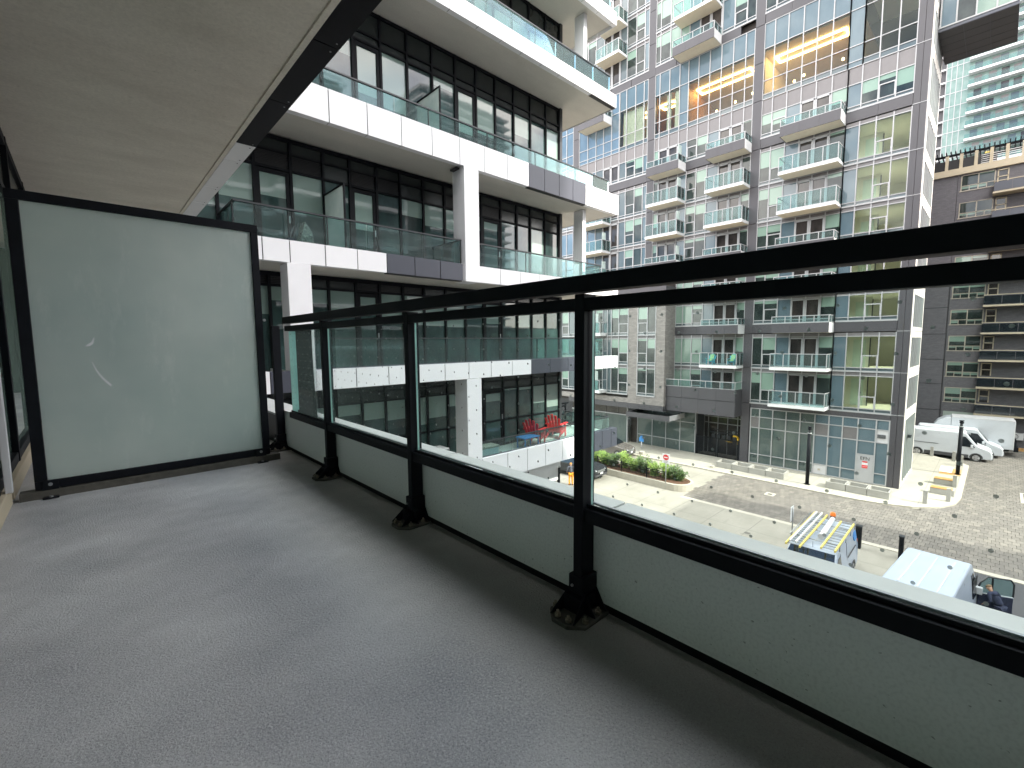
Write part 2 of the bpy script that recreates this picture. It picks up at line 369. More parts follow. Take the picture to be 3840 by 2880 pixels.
# ================================================================== THE GROUND
gz = -10.0
g = MB(); g.box((-60, -160, gz-.6), (320, 200, gz-.30), 'asphalt'); g.build('ground'); bpy.data.objects['ground']['kind'] = 'structure'
def struct(name, a, b, mat):
    o = box(name, None, a, b, mat); o['kind'] = 'structure'; return o
struct('concrete_driveway', (-14, 14.6, gz-.3), (37.6, 60, gz), 'road')
struct('concrete_apron', (-14, 2.2, gz-.3), (29.6, 14.6, gz-.002), 'road')
struct('parking_area', (1.6, -60, gz-.3), (29.6, 2.2, gz-.004), 'asphalt')
struct('parking_kerb', (29.6, -30, gz-.3), (29.98, 5.2, gz+.03), 'kerb')
struct('flush_kerb', (29.6, 5.2, gz-.3), (29.98, 14.6, gz+.001), 'kerb')
struct('side_street', (30, -160, gz-.3), (300, -30, gz-.01), 'asphalt')
struct('paver_bed', (29.98, -30, gz-.3), (65.2, 14.6, gz-.055), 'bedding')
struct('street_beyond', (65.2, -30, gz-.3), (300, 60, gz-.03), 'asphalt')
# raised sidewalk with a rounded kerb by the grey building
def side_outline(o):
    pts = [(37.35+o, 60), (37.35+o, 6.0), (37.62+o, 4.6), (38.2+o*.9, 3.2+o*.3), (39.3+o*.6, 2.0+o*.7), (40.8+o*.3, 1.35+o*.9), (42.6, 1.15+o), (54.0, 1.15+o), (55.2, 1.9+o), (56.2, 3.4+o), (57.2, 5.2), (57.2, 60)]
    return pts
k = MB(); k.prism([(x, y, gz-.3) for x, y in side_outline(0)], (0, 0, .42), 'kerb'); k.build('sidewalk_kerb', None, .02, kind='structure')
k = MB(); k.prism([(x, y, gz+.08) for x, y in side_outline(.30)], (0, 0, .045), 'walk'); k.build('sidewalk', None, kind='structure')
# pavers: the nearest 300 single, the rest joined
PAV = (.50, .30)
cells = []
ix = 0; x = 29.99
while x < 64.6:
    y = -14.0 + (.15 if ix % 2 else 0)
    while y < 14.58:
        cx, cy = x+PAV[0]/2, y+PAV[1]/2
        inside = x+PAV[0] < 38.1 or (x < 41 and cy < 2.9) or cy < 1.7
        if inside: cells.append((cx, cy))
        y += PAV[1]
    x += PAV[0]; ix += 1
def dist(c): return (c[0]**2+c[1]**2) if -1.0-c[0]*.02 < c[1] < c[0]*.40 else 9e9
cells.sort(key=dist)
pme = bpy.data.meshes.new('paver'); bm = bmesh.new(); bmesh.ops.create_cube(bm, size=1)
for v in bm.verts: v.co = Vector((v.co.x*(PAV[0]-.014), v.co.y*(PAV[1]-.014), v.co.z*.06))
bm.to_mesh(pme); bm.free(); pme.materials.append(M['paver'])
pavers = bpy.data.objects['paver_bed']
pave = bpy.data.objects.new('paved_road', None); COL.objects.link(pave); pave['kind'] = 'structure'
for cx, cy in cells[:300]:
    o = bpy.data.objects.new('paver', pme); link(o, pave); o.location = (cx, cy, gz-.03+random.uniform(-.002, .003)); o.rotation_euler = (random.uniform(-.004, .004), random.uniform(-.004, .004), random.uniform(-.01, .01))
vs = []; fs = []
for cx, cy in cells[300:]:
    n = len(vs); hx, hy = PAV[0]/2-.007, PAV[1]/2-.007; z = gz+random.uniform(-.003, .003)
    for zz in (gz-.06, z):
        vs += [(cx-hx, cy-hy, zz), (cx+hx, cy-hy, zz), (cx+hx, cy+hy, zz), (cx-hx, cy+hy, zz)]
    fs += [(n+4, n+5, n+6, n+7), (n, n+1, n+5, n+4), (n+1, n+2, n+6, n+5), (n+2, n+3, n+7, n+6), (n+3, n, n+4, n+7)]
me = bpy.data.meshes.new('paver_field'); me.from_pydata(vs, [], fs); me.materials.append(M['paverfield'])
o = bpy.data.objects.new('paver_field', me); link(o, pave); o['kind'] = 'stuff'

# ================================================================== OUR BALCONY
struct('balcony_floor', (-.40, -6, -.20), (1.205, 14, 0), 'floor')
ceil = MB(); ceil.box((-.6, -6, 2.70), (1.055, 12, 2.93), 'soffit').box((1.075, -6, 2.70), (1.11, 12, 2.93), 'soffit').box((1.055, -6, 2.715), (1.075, 12, 2.93), 'soffit')
ceil = ceil.build('balcony_ceiling', None, kind='structure')
# fascia hung on the slab above: underside closures black then white, joints as measured
jt = [-6, -3.0, -2.0, -1.0, 0.0, 1.0, 1.95, 2.90, 3.80, 4.80, 5.28, 6.33, 7.10, 8.1, 9.1, 10.1, 11.0]
for i in range(len(jt)-1):
    mt = 'black' if jt[i] < 4.7 else 'white'
    p = MB().box((1.113, jt[i]+.004, 2.700), (1.27, jt[i+1]-.004, 2.712), mt).box((1.258, jt[i]+.004, 2.712), (1.27, jt[i+1]-.004, 3.20), mt).box((1.113, jt[i]+.004, 3.188), (1.258, jt[i+1]-.004, 3.20), mt)
    p.build('fascia_panel', ceil)
    s = MB()
    for yy in (jt[i]+.05, jt[i+1]-.05): s.tube((1.235, yy, 2.697), (1.235, yy, 2.700), .006, 'steel' if mt == 'black' else 'darkmetal', 8)
    s.build('screw', ceil)
box('fascia_backing', ceil, (1.15, -6, 2.72), (1.25, 11, 3.18), 'louver')
# lower parapet: upturned box fascia outside the railing
par = thing('balcony_parapet', (1.35, 3, 0), 'low box parapet with grey white inner panels and pale cap outside the black railing', 'parapet')
jc = [-5.1, -4, -2.85, -1.65, -.28, .96, 2.08, 3.21, 4.35, 5.5, 6.6, 7.7, 8.9, 10.1, 10.95]
for i in range(len(jc)-1):
    bb('cap_panel', par, (1.215, jc[i]+.006, .252), (1.505, jc[i+1]-.006, .27), 'cap', .002)
    bb('outer_panel', par, (1.49, jc[i]+.006, -.23), (1.503, jc[i+1]-.006, .250), 'white', .002)
box('parapet_core', par, (1.24, -5.1, -.22), (1.485, 10.95, .245), 'louver')
# railing
PY = [-.17, .90, 1.955, 3.035, 4.12, 5.2]
rail = thing('balcony_railing', (1.15, 2, 0), 'black metal railing with clear dotted glass in the foreground, bolted to the balcony floor', 'railing')
MB().box((1.116, -1.3, 1.050), (1.172, 3.79, 1.10), 'black').box((1.150, -1.3, 1.10), (1.182, 3.79, 1.106), 'steel').build('top_rail', rail, .002)  # pale strip added along the top edge to draw the rail's highlight line
bb('middle_rail', rail, (1.130, -1.3, .994), (1.174, 3.79, 1.033), 'black', .003)
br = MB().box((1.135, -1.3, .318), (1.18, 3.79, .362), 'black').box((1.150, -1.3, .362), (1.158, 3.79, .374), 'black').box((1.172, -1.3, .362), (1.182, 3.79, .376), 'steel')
br.build('bottom_rail', rail, .002)
for y in PY:
    p = bb('post', rail, (1.127, y-.019, .02), (1.189, y+.019, 1.045), 'black', .003)
    if y > 4.5: continue
    c = MB()
    # collar, cast foot with two splayed ribs toward the room, base plate
    c.box((1.118, y-.03, .075), (1.20, y+.03, .135), 'black')
    for s_ in (-1, 1):
        c.prism([(1.125, y+s_*.028, .09), (1.045, y+s_*.045, .016), (1.125, y+s_*.028, .016)], (0, s_*.006, 0), 'black')
        c.prism([(1.19, y+s_*.03, .09), (1.19, y+s_*.075, .016), (1.19, y+s_*.03, .016)], (-.006, 0, 0), 'black')
        c.prism([(1.13, y+s_*.03, .09), (1.13, y+s_*.075, .016), (1.13, y+s_*.03, .016)], (-.006, 0, 0), 'black')
    c.box((1.10, y-.035, .016), (1.20, y+.035, .07), 'black')
    c.build('base_bracket', p, .003)
    c = MB(); c.prism([(1.035, y-.03, .0), (1.035, y+.03, .0), (1.075, y+.075, .0), (1.2, y+.075, .0), (1.2, y-.075, .0), (1.075, y-.075, .0)], (0, 0, .014), 'grout')
    c.build('base_plate', p, .003)
    for bx, by in ((1.055, .022), (1.055, -.022), (1.09, .062), (1.09, -.062), (1.16, .06), (1.16, -.06)):
        b_ = MB().tube((bx, y+by, .016), (bx, y+by, .026), .011, 'bronze', 6).tube((bx, y+by, .026), (bx, y+by, .036), .005, 'bronze', 8)
        b_.build('bolt', p)
    MB().tube((1.117, y+.012, .10), (1.112, y+.012, .10), .005, 'steel', 8).build('screw', p)
for i in range(len(PY)-1):
    y0, y1 = PY[i]+.028, PY[i+1]-.028
    if PY[i] > 3.9: continue
    y1 = min(y1, 3.79) if PY[i] < 3.5 else y1
    # clear pane with greenish polished ends
    pn = MB(); pn.box((1.160, y0, .372), (1.170, y1, .999), 'clear')
    pn.bm.faces.ensure_lookup_table()
    k_ = pn.mi('glassedge')
    for f in pn.bm.faces:
        n_ = f.normal; f.normal_update()
        if abs(f.normal.y) > .5: f.material_index = k_
    pn = pn.build('glass_pane', rail)
    d = MB(); row = 0; z = .42
    while z < .99:
        y = y0+.03+(.05 if row % 2 else 0)
        while y < y1-.01:
            d.tube((1.1592, y, z), (1.1598, y, z), .0040, 'dot', 8)
            y += .10
        z += .05; row += 1
    d.build('dot_marker', pn, kind='stuff')
    bb('infill_panel', rail, (1.192, PY[i]*1.035+.004, .035), (1.202, PY[i+1]*1.035-.002, .335), 'innerpanel', .001)
bb('infill_panel', rail, (1.192, -1.3, .035), (1.202, PY[0]*1.035-.002, .335), 'innerpanel', .001)
MB().box((1.160, -1.3, .372), (1.170, PY[0]-.028, .999), 'clear').build('glass_pane', rail)
# frosted privacy screen
scr = thing('privacy_screen', (.33, 3.83, 0), 'black framed frosted glass privacy screen standing across the far end of the balcony', 'screen')
y0, y1 = 3.80, 3.84
bb('frame_rail', scr, (-.275, y0, 1.715), (.985, y1, 1.768), 'black', .002)
bb('frame_rail', scr, (-.275, y0, .052), (.985, y1, .100), 'black', .002)
bb('frame_stile', scr, (-.275, y0-.001, .101), (-.222, y1+.001, 1.714), 'black', .002)
bb('frame_stile', scr, (.938, y0-.001, .101), (.985, y1+.001, 1.714), 'black', .002)
box('frosted_pane', scr, (-.22, 3.815, .101), (.937, 3.825, 1.714), 'frosted')
for x in (-.215, .915):
    b_ = MB().box((x-.03, 3.792, .004), (x+.04, 3.799, .105), 'black').box((x-.03, 3.74, .004), (x+.04, 3.792, .010), 'black')
    b_ = b_.build('floor_bracket', scr, .002)
    MB().tube((x+.005, 3.788, .08), (x+.005, 3.792, .08), .010, 'steel', 10).tube((x+.005, 3.762, .010), (x+.005, 3.762, .017), .009, 'steel', 8).build('bolt', b_)
MB().tube((.995, 3.80, 1.075), (.995, 3.788, 1.075), .010, 'steel', 10).build('screw', scr)
SM = lambda n, pts: MB().prism([(x, 3.8135, z) for x, z in pts], (0, .001, 0), 'signwhite').build(n, scr)
SM('paint_smear', [(-.004, .890), (.018, .893), (.034, .908), (.044, .950), (.036, .940), (.026, .916), (.006, .902)])
SM('paint_smear', [(.019, .796), (.028, .760), (.046, .712), (.070, .672), (.098, .636), (.103, .650), (.076, .682), (.052, .720), (.033, .764), (.022, .797)])
kb = struct('concrete_upstand', (-.34, 3.785, 0), (1.05, 3.87, .046), 'grout')
# glazed wall of our flat on the left
aw = thing('apartment_window_wall', (-.42, 2, 0), 'dark framed apartment window wall along the left side of the balcony', 'window wall')
bb('sill_curb', aw, (-.46, -6, 0), (-.365, 3.78, .10), 'beigetrim', .006)
bb('sill_curb', aw, (-.46, 3.88, 0), (-.365, 11, .10), 'beigetrim', .006)
ys = [-6, -4.5, -3.0, -1.5, .2, 1.9, 3.55, 4.6, 6.0, 7.5, 9.0, 11]
fr = MB()
for y in ys: fr.box((-.46, y-.03, .105), (-.385, y+.03, 2.698), 'black')
fr.box((-.455, -6, .105), (-.39, 11, .17), 'black').box((-.455, -6, 2.62), (-.39, 11, 2.697), 'black').box((-.455, -6, 2.15), (-.395, 11, 2.20), 'black')
fr = fr.build('window_frame', aw, .003)
for i in range(len(ys)-1):
    box('window_pane', fr, (-.43, ys[i]+.03, .17), (-.42, ys[i+1]-.03, 2.15), 'paneblind'); box('window_pane', fr, (-.43, ys[i]+.03, 2.2), (-.42, ys[i+1]-.03, 2.62), 'wingspandrel')  # pale blind panes, put in to bounce light onto the balcony
bb('corner_trim', aw, (-.375, 3.62, .10), (-.345, 3.66, 2.69), 'palegrey', .003)

# ================================================================== OUR OWN BUILDING (behind and above us)
own = thing('home_apartment_building', (-9, -10, gz), 'white banded apartment building that carries our own balcony, seen only in window reflections', 'building')
box('wall', own, (-16, -46, gz), (-.47, 11.5, -.25), 'wingspandrel')
box('wall', own, (-16, -46, -.25), (-.47, 11.5, 3.2), 'wingspandrel')
box('wall', own, (-16, -46, 3.2), (-.47, 11.5, 15.5), 'wingspandrel')
for z0, z1 in ((-3.6, -2.8), (6.02, 6.77), (10.1, 10.6), (13.15, 13.6)):
    box('fascia_panel', own, (-.47, -46, z0), (1.3, 10.9, z1), 'white'); 
    box('rail_glass', own, (1.2, -46, z1), (1.22, 10.9, z1+.6), 'railglass')
box('fascia_panel', own, (-.47, -46, -.23), (1.3, -6.05, .27), 'white'); box('fascia_panel', own, (-.47, -46, 2.71), (1.27, -6.05, 3.2), 'white')
for i in range(0, 11):
    for z0, z1 in ((-2.6, -.5), (.6, 2.6), (3.3, 5.9), (7, 9.9)): box('window_pane', own, (-.50, -45+i*3.9, z0), (-.44, -41.6+i*3.9, z1), 'wingglass')

# ================================================================== THE WHITE BANDED WING
wing = thing('white_banded_wing', (7, 14, gz), 'black glazed apartment wing wrapped in white balcony bands across the left of the courtyard', 'building')
YF, YW = 11.0, 12.6
box('wall', wing, (-16, 12.80, gz), (14.45, 30, 17), 'wingspandrel')
box('wall', wing, (-16, 11.6, gz), (-.6, 12.8, 17), 'wingspandrel')
def band(z0, z1, joints, mats, right=16.25, mat_end='white'):
    """box fascia split in panels with open joints, front, underside and end return"""
    for i in range(len(joints)-1):
        a, b_ = joints[i]+.011, joints[i+1]-.011
        m = mats(joints[i])
        p = MB().box((a, YF, z0), (b_, YF+.015, z1), m).box((a, YF+.016, z1-.015), (b_, YF+.22, z1), m).box((a, YF+.016, z0), (b_, YF+.18, z0+.012), m if m != 'charcoal' else 'louver')
        p.build('fascia_panel', wing)
    e = joints[-1]
    for y0, y1 in ((11.02, 11.9), (11.916, 12.8), (12.816, 13.7), (13.716, 14.6)):
        MB().box((e-.02, y0, z0), (e, y1, z1), mat_end).build('fascia_panel', wing)
    box('fascia_core', wing, (joints[0]+.01, YF+.03, z0+.02), (e-.03, YF+.17, z1-.02), 'louver')
def slab_(x0, x1, z0, z1):
    MB().box((x0, YF+.18, z0), (x1, YW+.3, z1), 'wingsoffit').build('balcony_slab', wing)
    if x1 > 15: MB().box((14.52, YW+.3, z0), (x1, 14.6, z1), 'wingsoffit').build('balcony_slab', wing)
WH = lambda x: 'white'
band(13.15, 13.62, [9.6+.88*i for i in range(8)]+[16.02], WH); slab_(-1, 15.98, 13.27, 13.45)
band(10.10, 10.58, [.1, .98, 1.87, 2.75, 3.63, 4.5, 5.39, 6.27, 7.15, 8.03, 9.06, 9.97, 10.85, 11.77, 12.67, 13.57, 14.46, 15.1, 15.79, 16.06], lambda x: 'palegrey' if x > 14.3 else 'white', mat_end='palegrey'); slab_(-1, 16.02, 10.12, 10.3)
band(6.02, 6.77, [-.2, .75, 1.7, 2.63, 3.57, 4.51, 5.46, 6.40, 7.34, 8.28, 9.21, 10.15, 11.11, 11.87, 12.63, 13.39, 14.14, 15.02, 15.92, 16.31], lambda x: 'charcoal' if 11.0 < x < 14.1 else 'white'); slab_(-1, 16.27, 6.05, 6.25)
band(2.71, 3.20, [.5, 1.3, 2.1, 2.93, 3.49, 4.28, 5.07, 5.86, 6.69, 7.52, 8.33], lambda x: 'charcoal' if x > 5.8 else 'white')
band(2.711, 3.20, [8.95, 9.8, 10.7, 11.6, 12.5, 13.4, 14.3, 15.2, 15.9, 16.35], WH); slab_(-.3, 16.3, 2.71, 2.93)
band(-.22, .27, [.6, 1.4, 2.2, 2.94, 3.40], lambda x: 'charcoal' if x > 2.9 else 'white')
band(-.221, .27, [3.93, 4.92, 5.81, 6.67, 7.60, 8.48, 9.37, 10.29, 11.19, 12.15, 13.15, 14.05, 14.8, 15.4, 15.97, 16.40], lambda x: 'charcoal' if 11.1 < x < 14.7 else 'white'); slab_(-.3, 16.37, -.22, -.02)
band(-3.59, -2.81, [8.97, 10.05, 10.98, 11.91, 12.84, 13.75, 14.79, 15.35, 15.99, 16.42], lambda x: 'charcoal' if x > 13.7 else 'white', mat_end='charcoal'); slab_(-.3, 16.38, -3.5, -3.0)
# black gap strip under the dark panels
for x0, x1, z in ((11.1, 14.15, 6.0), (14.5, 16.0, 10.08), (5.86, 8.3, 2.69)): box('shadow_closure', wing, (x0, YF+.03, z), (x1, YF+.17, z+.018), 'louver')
# columns
def column(x0, x1, y0, y1, z0, z1, mat='white'): bb('column', wing, (x0, y0, z0), (x1, y1, z1), mat, .006)
column(3.41, 3.92, 10.975, 11.5, -.23, 2.70); column(8.38, 8.94, 10.975, 11.6, -3.55, -.235); column(8.40, 8.94, 10.975, 11.55, 2.70, 6.0)
column(14.6, 14.8, 11.5, 11.95, 2.94, 6.03); column(14.6, 14.8, 11.5, 11.95, 10.3, 13.24); column(9.0, 9.7, 12.0, 12.5, -9.99, -3.6, 'palegrey')
box('column_painted_shadow', wing, (8.28, 11.2, 5.96), (8.40, 11.5, 6.01), 'louver')  # black block standing in for the shadow beside the column head
# railings on the bands
def glassrail(x0, x1, z0, z1, step=1.05, y=11.14, ret=True):
    r = MB().box((x0, y-.03, z1-.035), (x1, y+.03, z1), 'darkmetal').box((x0, y-.012, z0), (x1, y+.012, z0+.03), 'charcoal')
    if ret: r.box((x1-.06, y+.03, z1-.035), (x1, 14.0, z1-.0), 'darkmetal')
    r = r.build('hand_rail', wing)
    n = max(1, round((x1-x0)/step)); w = (x1-x0)/n
    for i in range(n): box('glass_pane', r, (x0+i*w+.012, y-.005, z0+.03), (x0+(i+1)*w-.012, y+.005, z1-.036), 'railglass')
    q = MB()
    for i in range(0, n+1, 2): q.box((x0+i*w-.01, y+.008, z0), (x0+i*w+.01, y+.05, z1-.036), 'darkmetal')
    q.build('rail_post', r)
    if ret:
        for i in range(3): box('glass_pane', r, (x1-.035, y+.06+i*.92, z0), (x1-.025, y+.96+i*.92, z1-.036), 'railglass')
    return r
glassrail(1.0, 15.80, 10.58, 11.27); glassrail(1.0, 15.8, 6.77, 7.30); glassrail(2.44, 8.36, 3.20, 3.92); glassrail(9.0, 15.3, 3.2, 3.92)
glassrail(3.95, 15.5, .27, 1.03, 1.32); glassrail(9.02, 16.0, -2.81, -2.29, 1.4); glassrail(9.5, 15.8, 13.62, 14.3)
r = MB().box((2.44, 11.17, 3.885), (2.50, 12.55, 3.92), 'darkmetal').build('hand_rail', wing)
for i in range(3): box('glass_pane', r, (2.465, 11.2+i*.45, 3.2), (2.475, 11.62+i*.45, 3.884), 'railglass')
# window walls
def wall_floor(xs, z0, zs, zt, zg, doors=(), louv=(), low=None, lights=()):
    """xs mullion centres; zs soffit; zt lower edge of the top panel; zg top of glass"""
    f = MB()
    for x in xs: f.box((x-.035, YW-.06, z0), (x+.035, YW+.05, zs-.004), 'black')
    f.box((xs[0], YW-.045, zt-.03), (xs[-1], YW+.05, zt+.03), 'black').box((xs[0], YW-.045, zg-.03), (xs[-1], YW+.05, zg+.03), 'black').box((xs[0], YW-.045, z0), (xs[-1], YW+.05, z0+.09), 'black')
    f.box((xs[0], YW-.05, zs-.09), (xs[-1], YW+.05, zs-.004), 'black')
    if low: f.box((xs[0], YW-.045, low-.025), (xs[-1], YW+.05, low+.025), 'black')
    f = f.build('window_frame', wing)
    for i in range(len(xs)-1):
        a, b_ = xs[i]+.035, xs[i+1]-.035
        box('spandrel_panel', f, (a, YW, zt+.03), (b_, YW+.02, zs-.09), 'wingspandrel')
        if i in louv:
            q = MB(); z = zg+.05
            while z < zt-.04:
                q.box((a, YW-.01, z), (b_, YW+.02, z+.02), 'louver'); z += .04
            q.box((a, YW+.03, zg+.03), (b_, YW+.04, zt-.03), 'louver'); q.build('louvre', f)
        else: box('spandrel_panel', f, (a, YW, zg+.03), (b_, YW+.02, zt-.03), 'wingspandrel')
        if i in doors:
            d = MB(); zt2 = zg-.05
            d.box((a, YW-.035, z0+.1), (a+.09, YW+.03, zt2), 'black').box((b_-.09, YW-.035, z0+.1), (b_, YW+.03, zt2), 'black').box((a+.09, YW-.035, zt2-.1), (b_-.09, YW+.03, zt2), 'black').box((a+.09, YW-.035, z0+.1), (b_-.09, YW+.03, z0+.22), 'black')
            d.box((b_-.06, YW-.055, z0+1.0), (b_-.03, YW-.035, z0+1.18), 'steel')
            d.build('door', f); box('window_pane', f, (a+.09, YW, z0+.22), (b_-.09, YW+.01, zt2-.1), 'wingglass')
        else: box('window_pane', f, (a, YW, z0+.09), (b_, YW+.01, zg-.03), 'wingglass')
    return f
wall_floor([7.5+.87*i for i in range(8)]+[14.42], 10.3, 13.26, 12.6, 12.35)
wall_floor([2.4, 3.3, 4.15, 5.0, 5.87, 6.70, 7.55, 8.43, 9.31, 10.17, 11.02, 11.91, 12.77, 13.63, 14.4], 6.25, 10.10, 9.44, 9.20, doors=(4, 8))
wall_floor([1.55, 2.45, 3.25, 4.1, 4.92, 5.65, 6.44, 7.2, 8.0, 8.8, 9.5, 10.33, 11.23, 12.03, 12.75, 13.56, 14.4], 2.95, 6.02, 5.66, 5.24, doors=(2, 5, 11), louv=(0, 1, 2, 3, 5, 6, 9, 10, 11))
wall_floor([1.7, 2.6, 3.45, 4.15, 4.93, 5.7, 6.43, 7.2, 7.94, 8.76, 9.58, 10.38, 11.24, 12.04, 12.81, 13.62, 14.42], 0, 2.70, 2.66-.04, 2.36, doors=(5, 11), louv=(0, 1, 2, 5, 6, 7))
wall_floor([3.3, 4.31, 5.0, 5.76, 6.5, 7.2, 7.97, 8.78, 9.5, 10.31, 11.29, 12.04, 12.83, 13.61, 14.43], -2.98, -.23, -.55, -.84, doors=(9,), low=-2.02)
f = MB()
for x in (3.0, 4.6, 6.2, 7.8, 9.4, 11.0, 12.6, 14.4): f.box((x-.04, YW-.1, gz), (x+.04, YW+.0, -3.5), 'black')
f = f.build('window_frame', wing)
box('base_wall', wing, (-.4, YW-.05, -5.0), (14.45, YW+.05, -3.5), 'white')
# things seen against the lower wall: pale sheets, brick pier
box('brick_pier', wing, (3.86, 12.45, -2.97), (4.33, 12.54, -.3), 'redbrick')
box('soffit_downstand', wing, (9.0, 11.5, -4.02), (13.3, 11.9, -3.6), 'white')
bb('corner_trim', wing, (14.42, 12.52, -3), (14.56, 12.9, 17), 'darkmetal', .004)
def divider(x, y0, z0, z1):
    d = thing('balcony_divider', (x, y0, z0), '', 'screen', 'frosted dividers on the wing balconies')
    MB().box((x-.02, y0, z0), (x+.02, y0+.045, z1), 'black').box((x-.02, y0+.045, z1-.045), (x+.02, YW-.06, z1), 'black').box((x-.02, y0+.045, z0), (x+.02, YW-.06, z0+.045), 'black').build('frame', d)
    box('frosted_pane', d, (x-.006, y0+.045, z0+.045), (x+.006, YW-.06, z1-.045), 'frosted'); return d
divider(7.86, 11.32, 6.26, 8.16)['label'] = 'tilted looking frosted divider on the upper wing balcony between two dark doors'
divider(4.93, 11.3, 2.97, 4.84)['label'] = 'frosted divider on the lower wing balcony beside a blanket covered chair'
# draped chair behind the glass on the lower balcony
ch = thing('draped_chair', (3.95, 11.55, 2.94), 'folding chair covered with a striped blanket behind the wing balcony glass', 'chair')
MB().prism([(3.75, 11.4, 3.0), (4.25, 11.4, 3.0), (4.15, 11.4, 3.55), (3.98, 11.4, 3.78), (3.9, 11.4, 3.45)], (0, .3, 0), 'blanket').build('blanket', ch, .02)
MB().tube((3.6, 11.5, 2.94), (3.86, 11.5, 3.72), .015, 'darkmetal').tube((4.35, 11.5, 2.94), (3.9, 11.5, 3.5), .015, 'darkmetal').tube((3.6, 11.8, 2.94), (3.86, 11.8, 3.72), .015, 'darkmetal').tube((4.35, 11.8, 2.94), (3.9, 11.8, 3.5), .015, 'darkmetal').box((3.6, 11.42, 3.3), (3.78, 11.8, 3.34), 'navy').build('chair_frame', ch)

# ------------------------------------------------------------------ adirondack chairs
def adirondack(mat, label, group, loc, rz, cushion=False):
    t = thing('garden_chair', (0, 0, 0), label, 'chair', group, world=False)
    n = 7
    for i in range(n):      # seat slats
        y = .26-.075*i; z = .36-.018*i
        MB().box((-.27, y-.034, z-.01), (.27, y+.034, z+.01), mat).build('seat_slat', t, .003)
    for i in range(5):      # fan back
        a = (i-2)*.085; h = .80-.05*abs(i-2)**1.5
        m = Matrix.Translation((0, -.22, .24)) @ Matrix.Rotation(R(20), 4, 'X') @ Matrix.Rotation(a, 4, 'Y')
        q = MB(); q.box((-.048+.09*(i-2), -.01, 0), (.048+.09*(i-2), .01, h), mat, m); q.build('back_slat', t, .004)
    for s in (-1, 1):
        MB().box((s*.30-.06, -.34, .55), (s*.30+.06, .36, .575), mat).build('armrest', t, .004)
        MB().box((s*.28-.015, .20, 0), (s*.28+.015, .30, .55), mat).build('leg', t, .003)
        MB().prism([(s*.27-.012, .30, .34), (s*.27-.012, .30, .24), (s*.27-.012, -.52, .0), (s*.27-.012, -.42, .0), (s*.27-.012, -.30, .20)], (.024, 0, 0), mat).build('leg', t, .003)
    if cushion:
        m = Matrix.Translation((0, -.20, .36)) @ Matrix.Rotation(R(20), 4, 'X')
        q = MB(); q.box((-.18, .015, .02), (.18, .09, .58), 'cushion', m); q.box((-.2, -.16, .37), (.2, .28, .42), 'cushion'); q.build('cushion', t, .03)
    t.location = loc; t.rotation_euler = (0, 0, rz); return t
gR = 'red garden chairs on the wing terrace'
adirondack('red', 'red slatted garden chair nearest the white column on the terrace', gR, (12.35, 11.95, -2.97), R(-72))
adirondack('red', 'red slatted garden chair further along the terrace near the parked bicycle', gR, (13.75, 12.1, -2.97), R(-72))
gB = 'turquoise chairs on the grey building balcony'
adirondack('turquoise', 'turquoise cushioned chair at the left end of the second floor balcony', gB, (41.25, 17.8, -1.33), R(90), True)
adirondack('turquoise', 'turquoise cushioned chair at the right end of the second floor balcony', gB, (41.25, 15.95, -1.33), R(90), True)
t = thing('terrace_table', (11.75, 11.65, -2.99), 'low blue table behind the terrace glass', 'table')
bb('table_top', t, (11.3, 11.45, -2.62), (12.1, 11.95, -2.58), 'blue', .01)
for x, y in ((11.36, 11.5), (12.04, 11.5), (11.36, 11.9), (12.04, 11.9)): box('leg', t, (x-.02, y-.02, -2.99), (x+.02, y+.02, -2.62), 'blue')
t = thing('storage_bench', (9.6, 11.7, -2.99), 'white bench with a timber lid beside the terrace column', 'bench')
bb('bench_body', t, (9.08, 11.4, -2.99), (10.0, 11.8, -2.63), 'white', .01); bb('lid', t, (9.05, 11.36, -2.63), (10.03, 11.84, -2.58), 'tan', .005)
t = thing('barbecue_table', (7.8, 11.9, -2.99), 'white topped stand behind a short black rail left of the column', 'table')
bb('table_top', t, (7.2, 11.6, -2.45), (8.1, 12.1, -2.40), 'white', .006)
MB().tube((7.3, 11.7, -2.99), (7.3, 11.7, -2.45), .03, 'white').tube((8.0, 11.7, -2.99), (8.0, 11.7, -2.45), .03, 'white').tube((7.3, 12.0, -2.99), (7.3, 12.0, -2.45), .03, 'white').tube((8.0, 12.0, -2.99), (8.0, 12.0, -2.45), .03, 'white').build('leg', t)
# bicycle and black rail at the end of the terrace
t = thing('terrace_handrail', (15.3, 13.6, -2.99), 'black tubular rail at the far end of the terrace', 'railing')
MB().box((14.6, 13.6, -2.0), (16.3, 13.66, -1.93), 'black').build('top_rail', t)
for x in (14.9, 16.1): box('post', t, (x-.03, 13.6, -2.99), (x+.03, 13.66, -2.0), 'black')
MB().box((14.6, 13.615, -2.5), (16.3, 13.645, -2.46), 'black').build('middle_rail', t)
bk = thing('bicycle', (15.3, 13.3, -2.99), 'dark bicycle parked on the terrace behind the red chairs', 'bicycle')
def ring(mb, c, r, tr, mat, ax='y', n=20):
    for i in range(n):
        a, b_ = 2*math.pi*i/n, 2*math.pi*(i+1)/n
        P = lambda q: (c[0]+r*math.cos(q), c[1], c[2]+r*math.sin(q)) if ax == 'y' else (c[0], c[1]+r*math.cos(q), c[2]+r*math.sin(q))
        mb.tube(P(a), P(b_), tr, mat, 6, cap=False)
    return mb
for x in (14.85, 15.85): ring(MB(), (x, 13.3, -2.65), .32, .02, 'rubber').build('wheel', bk)
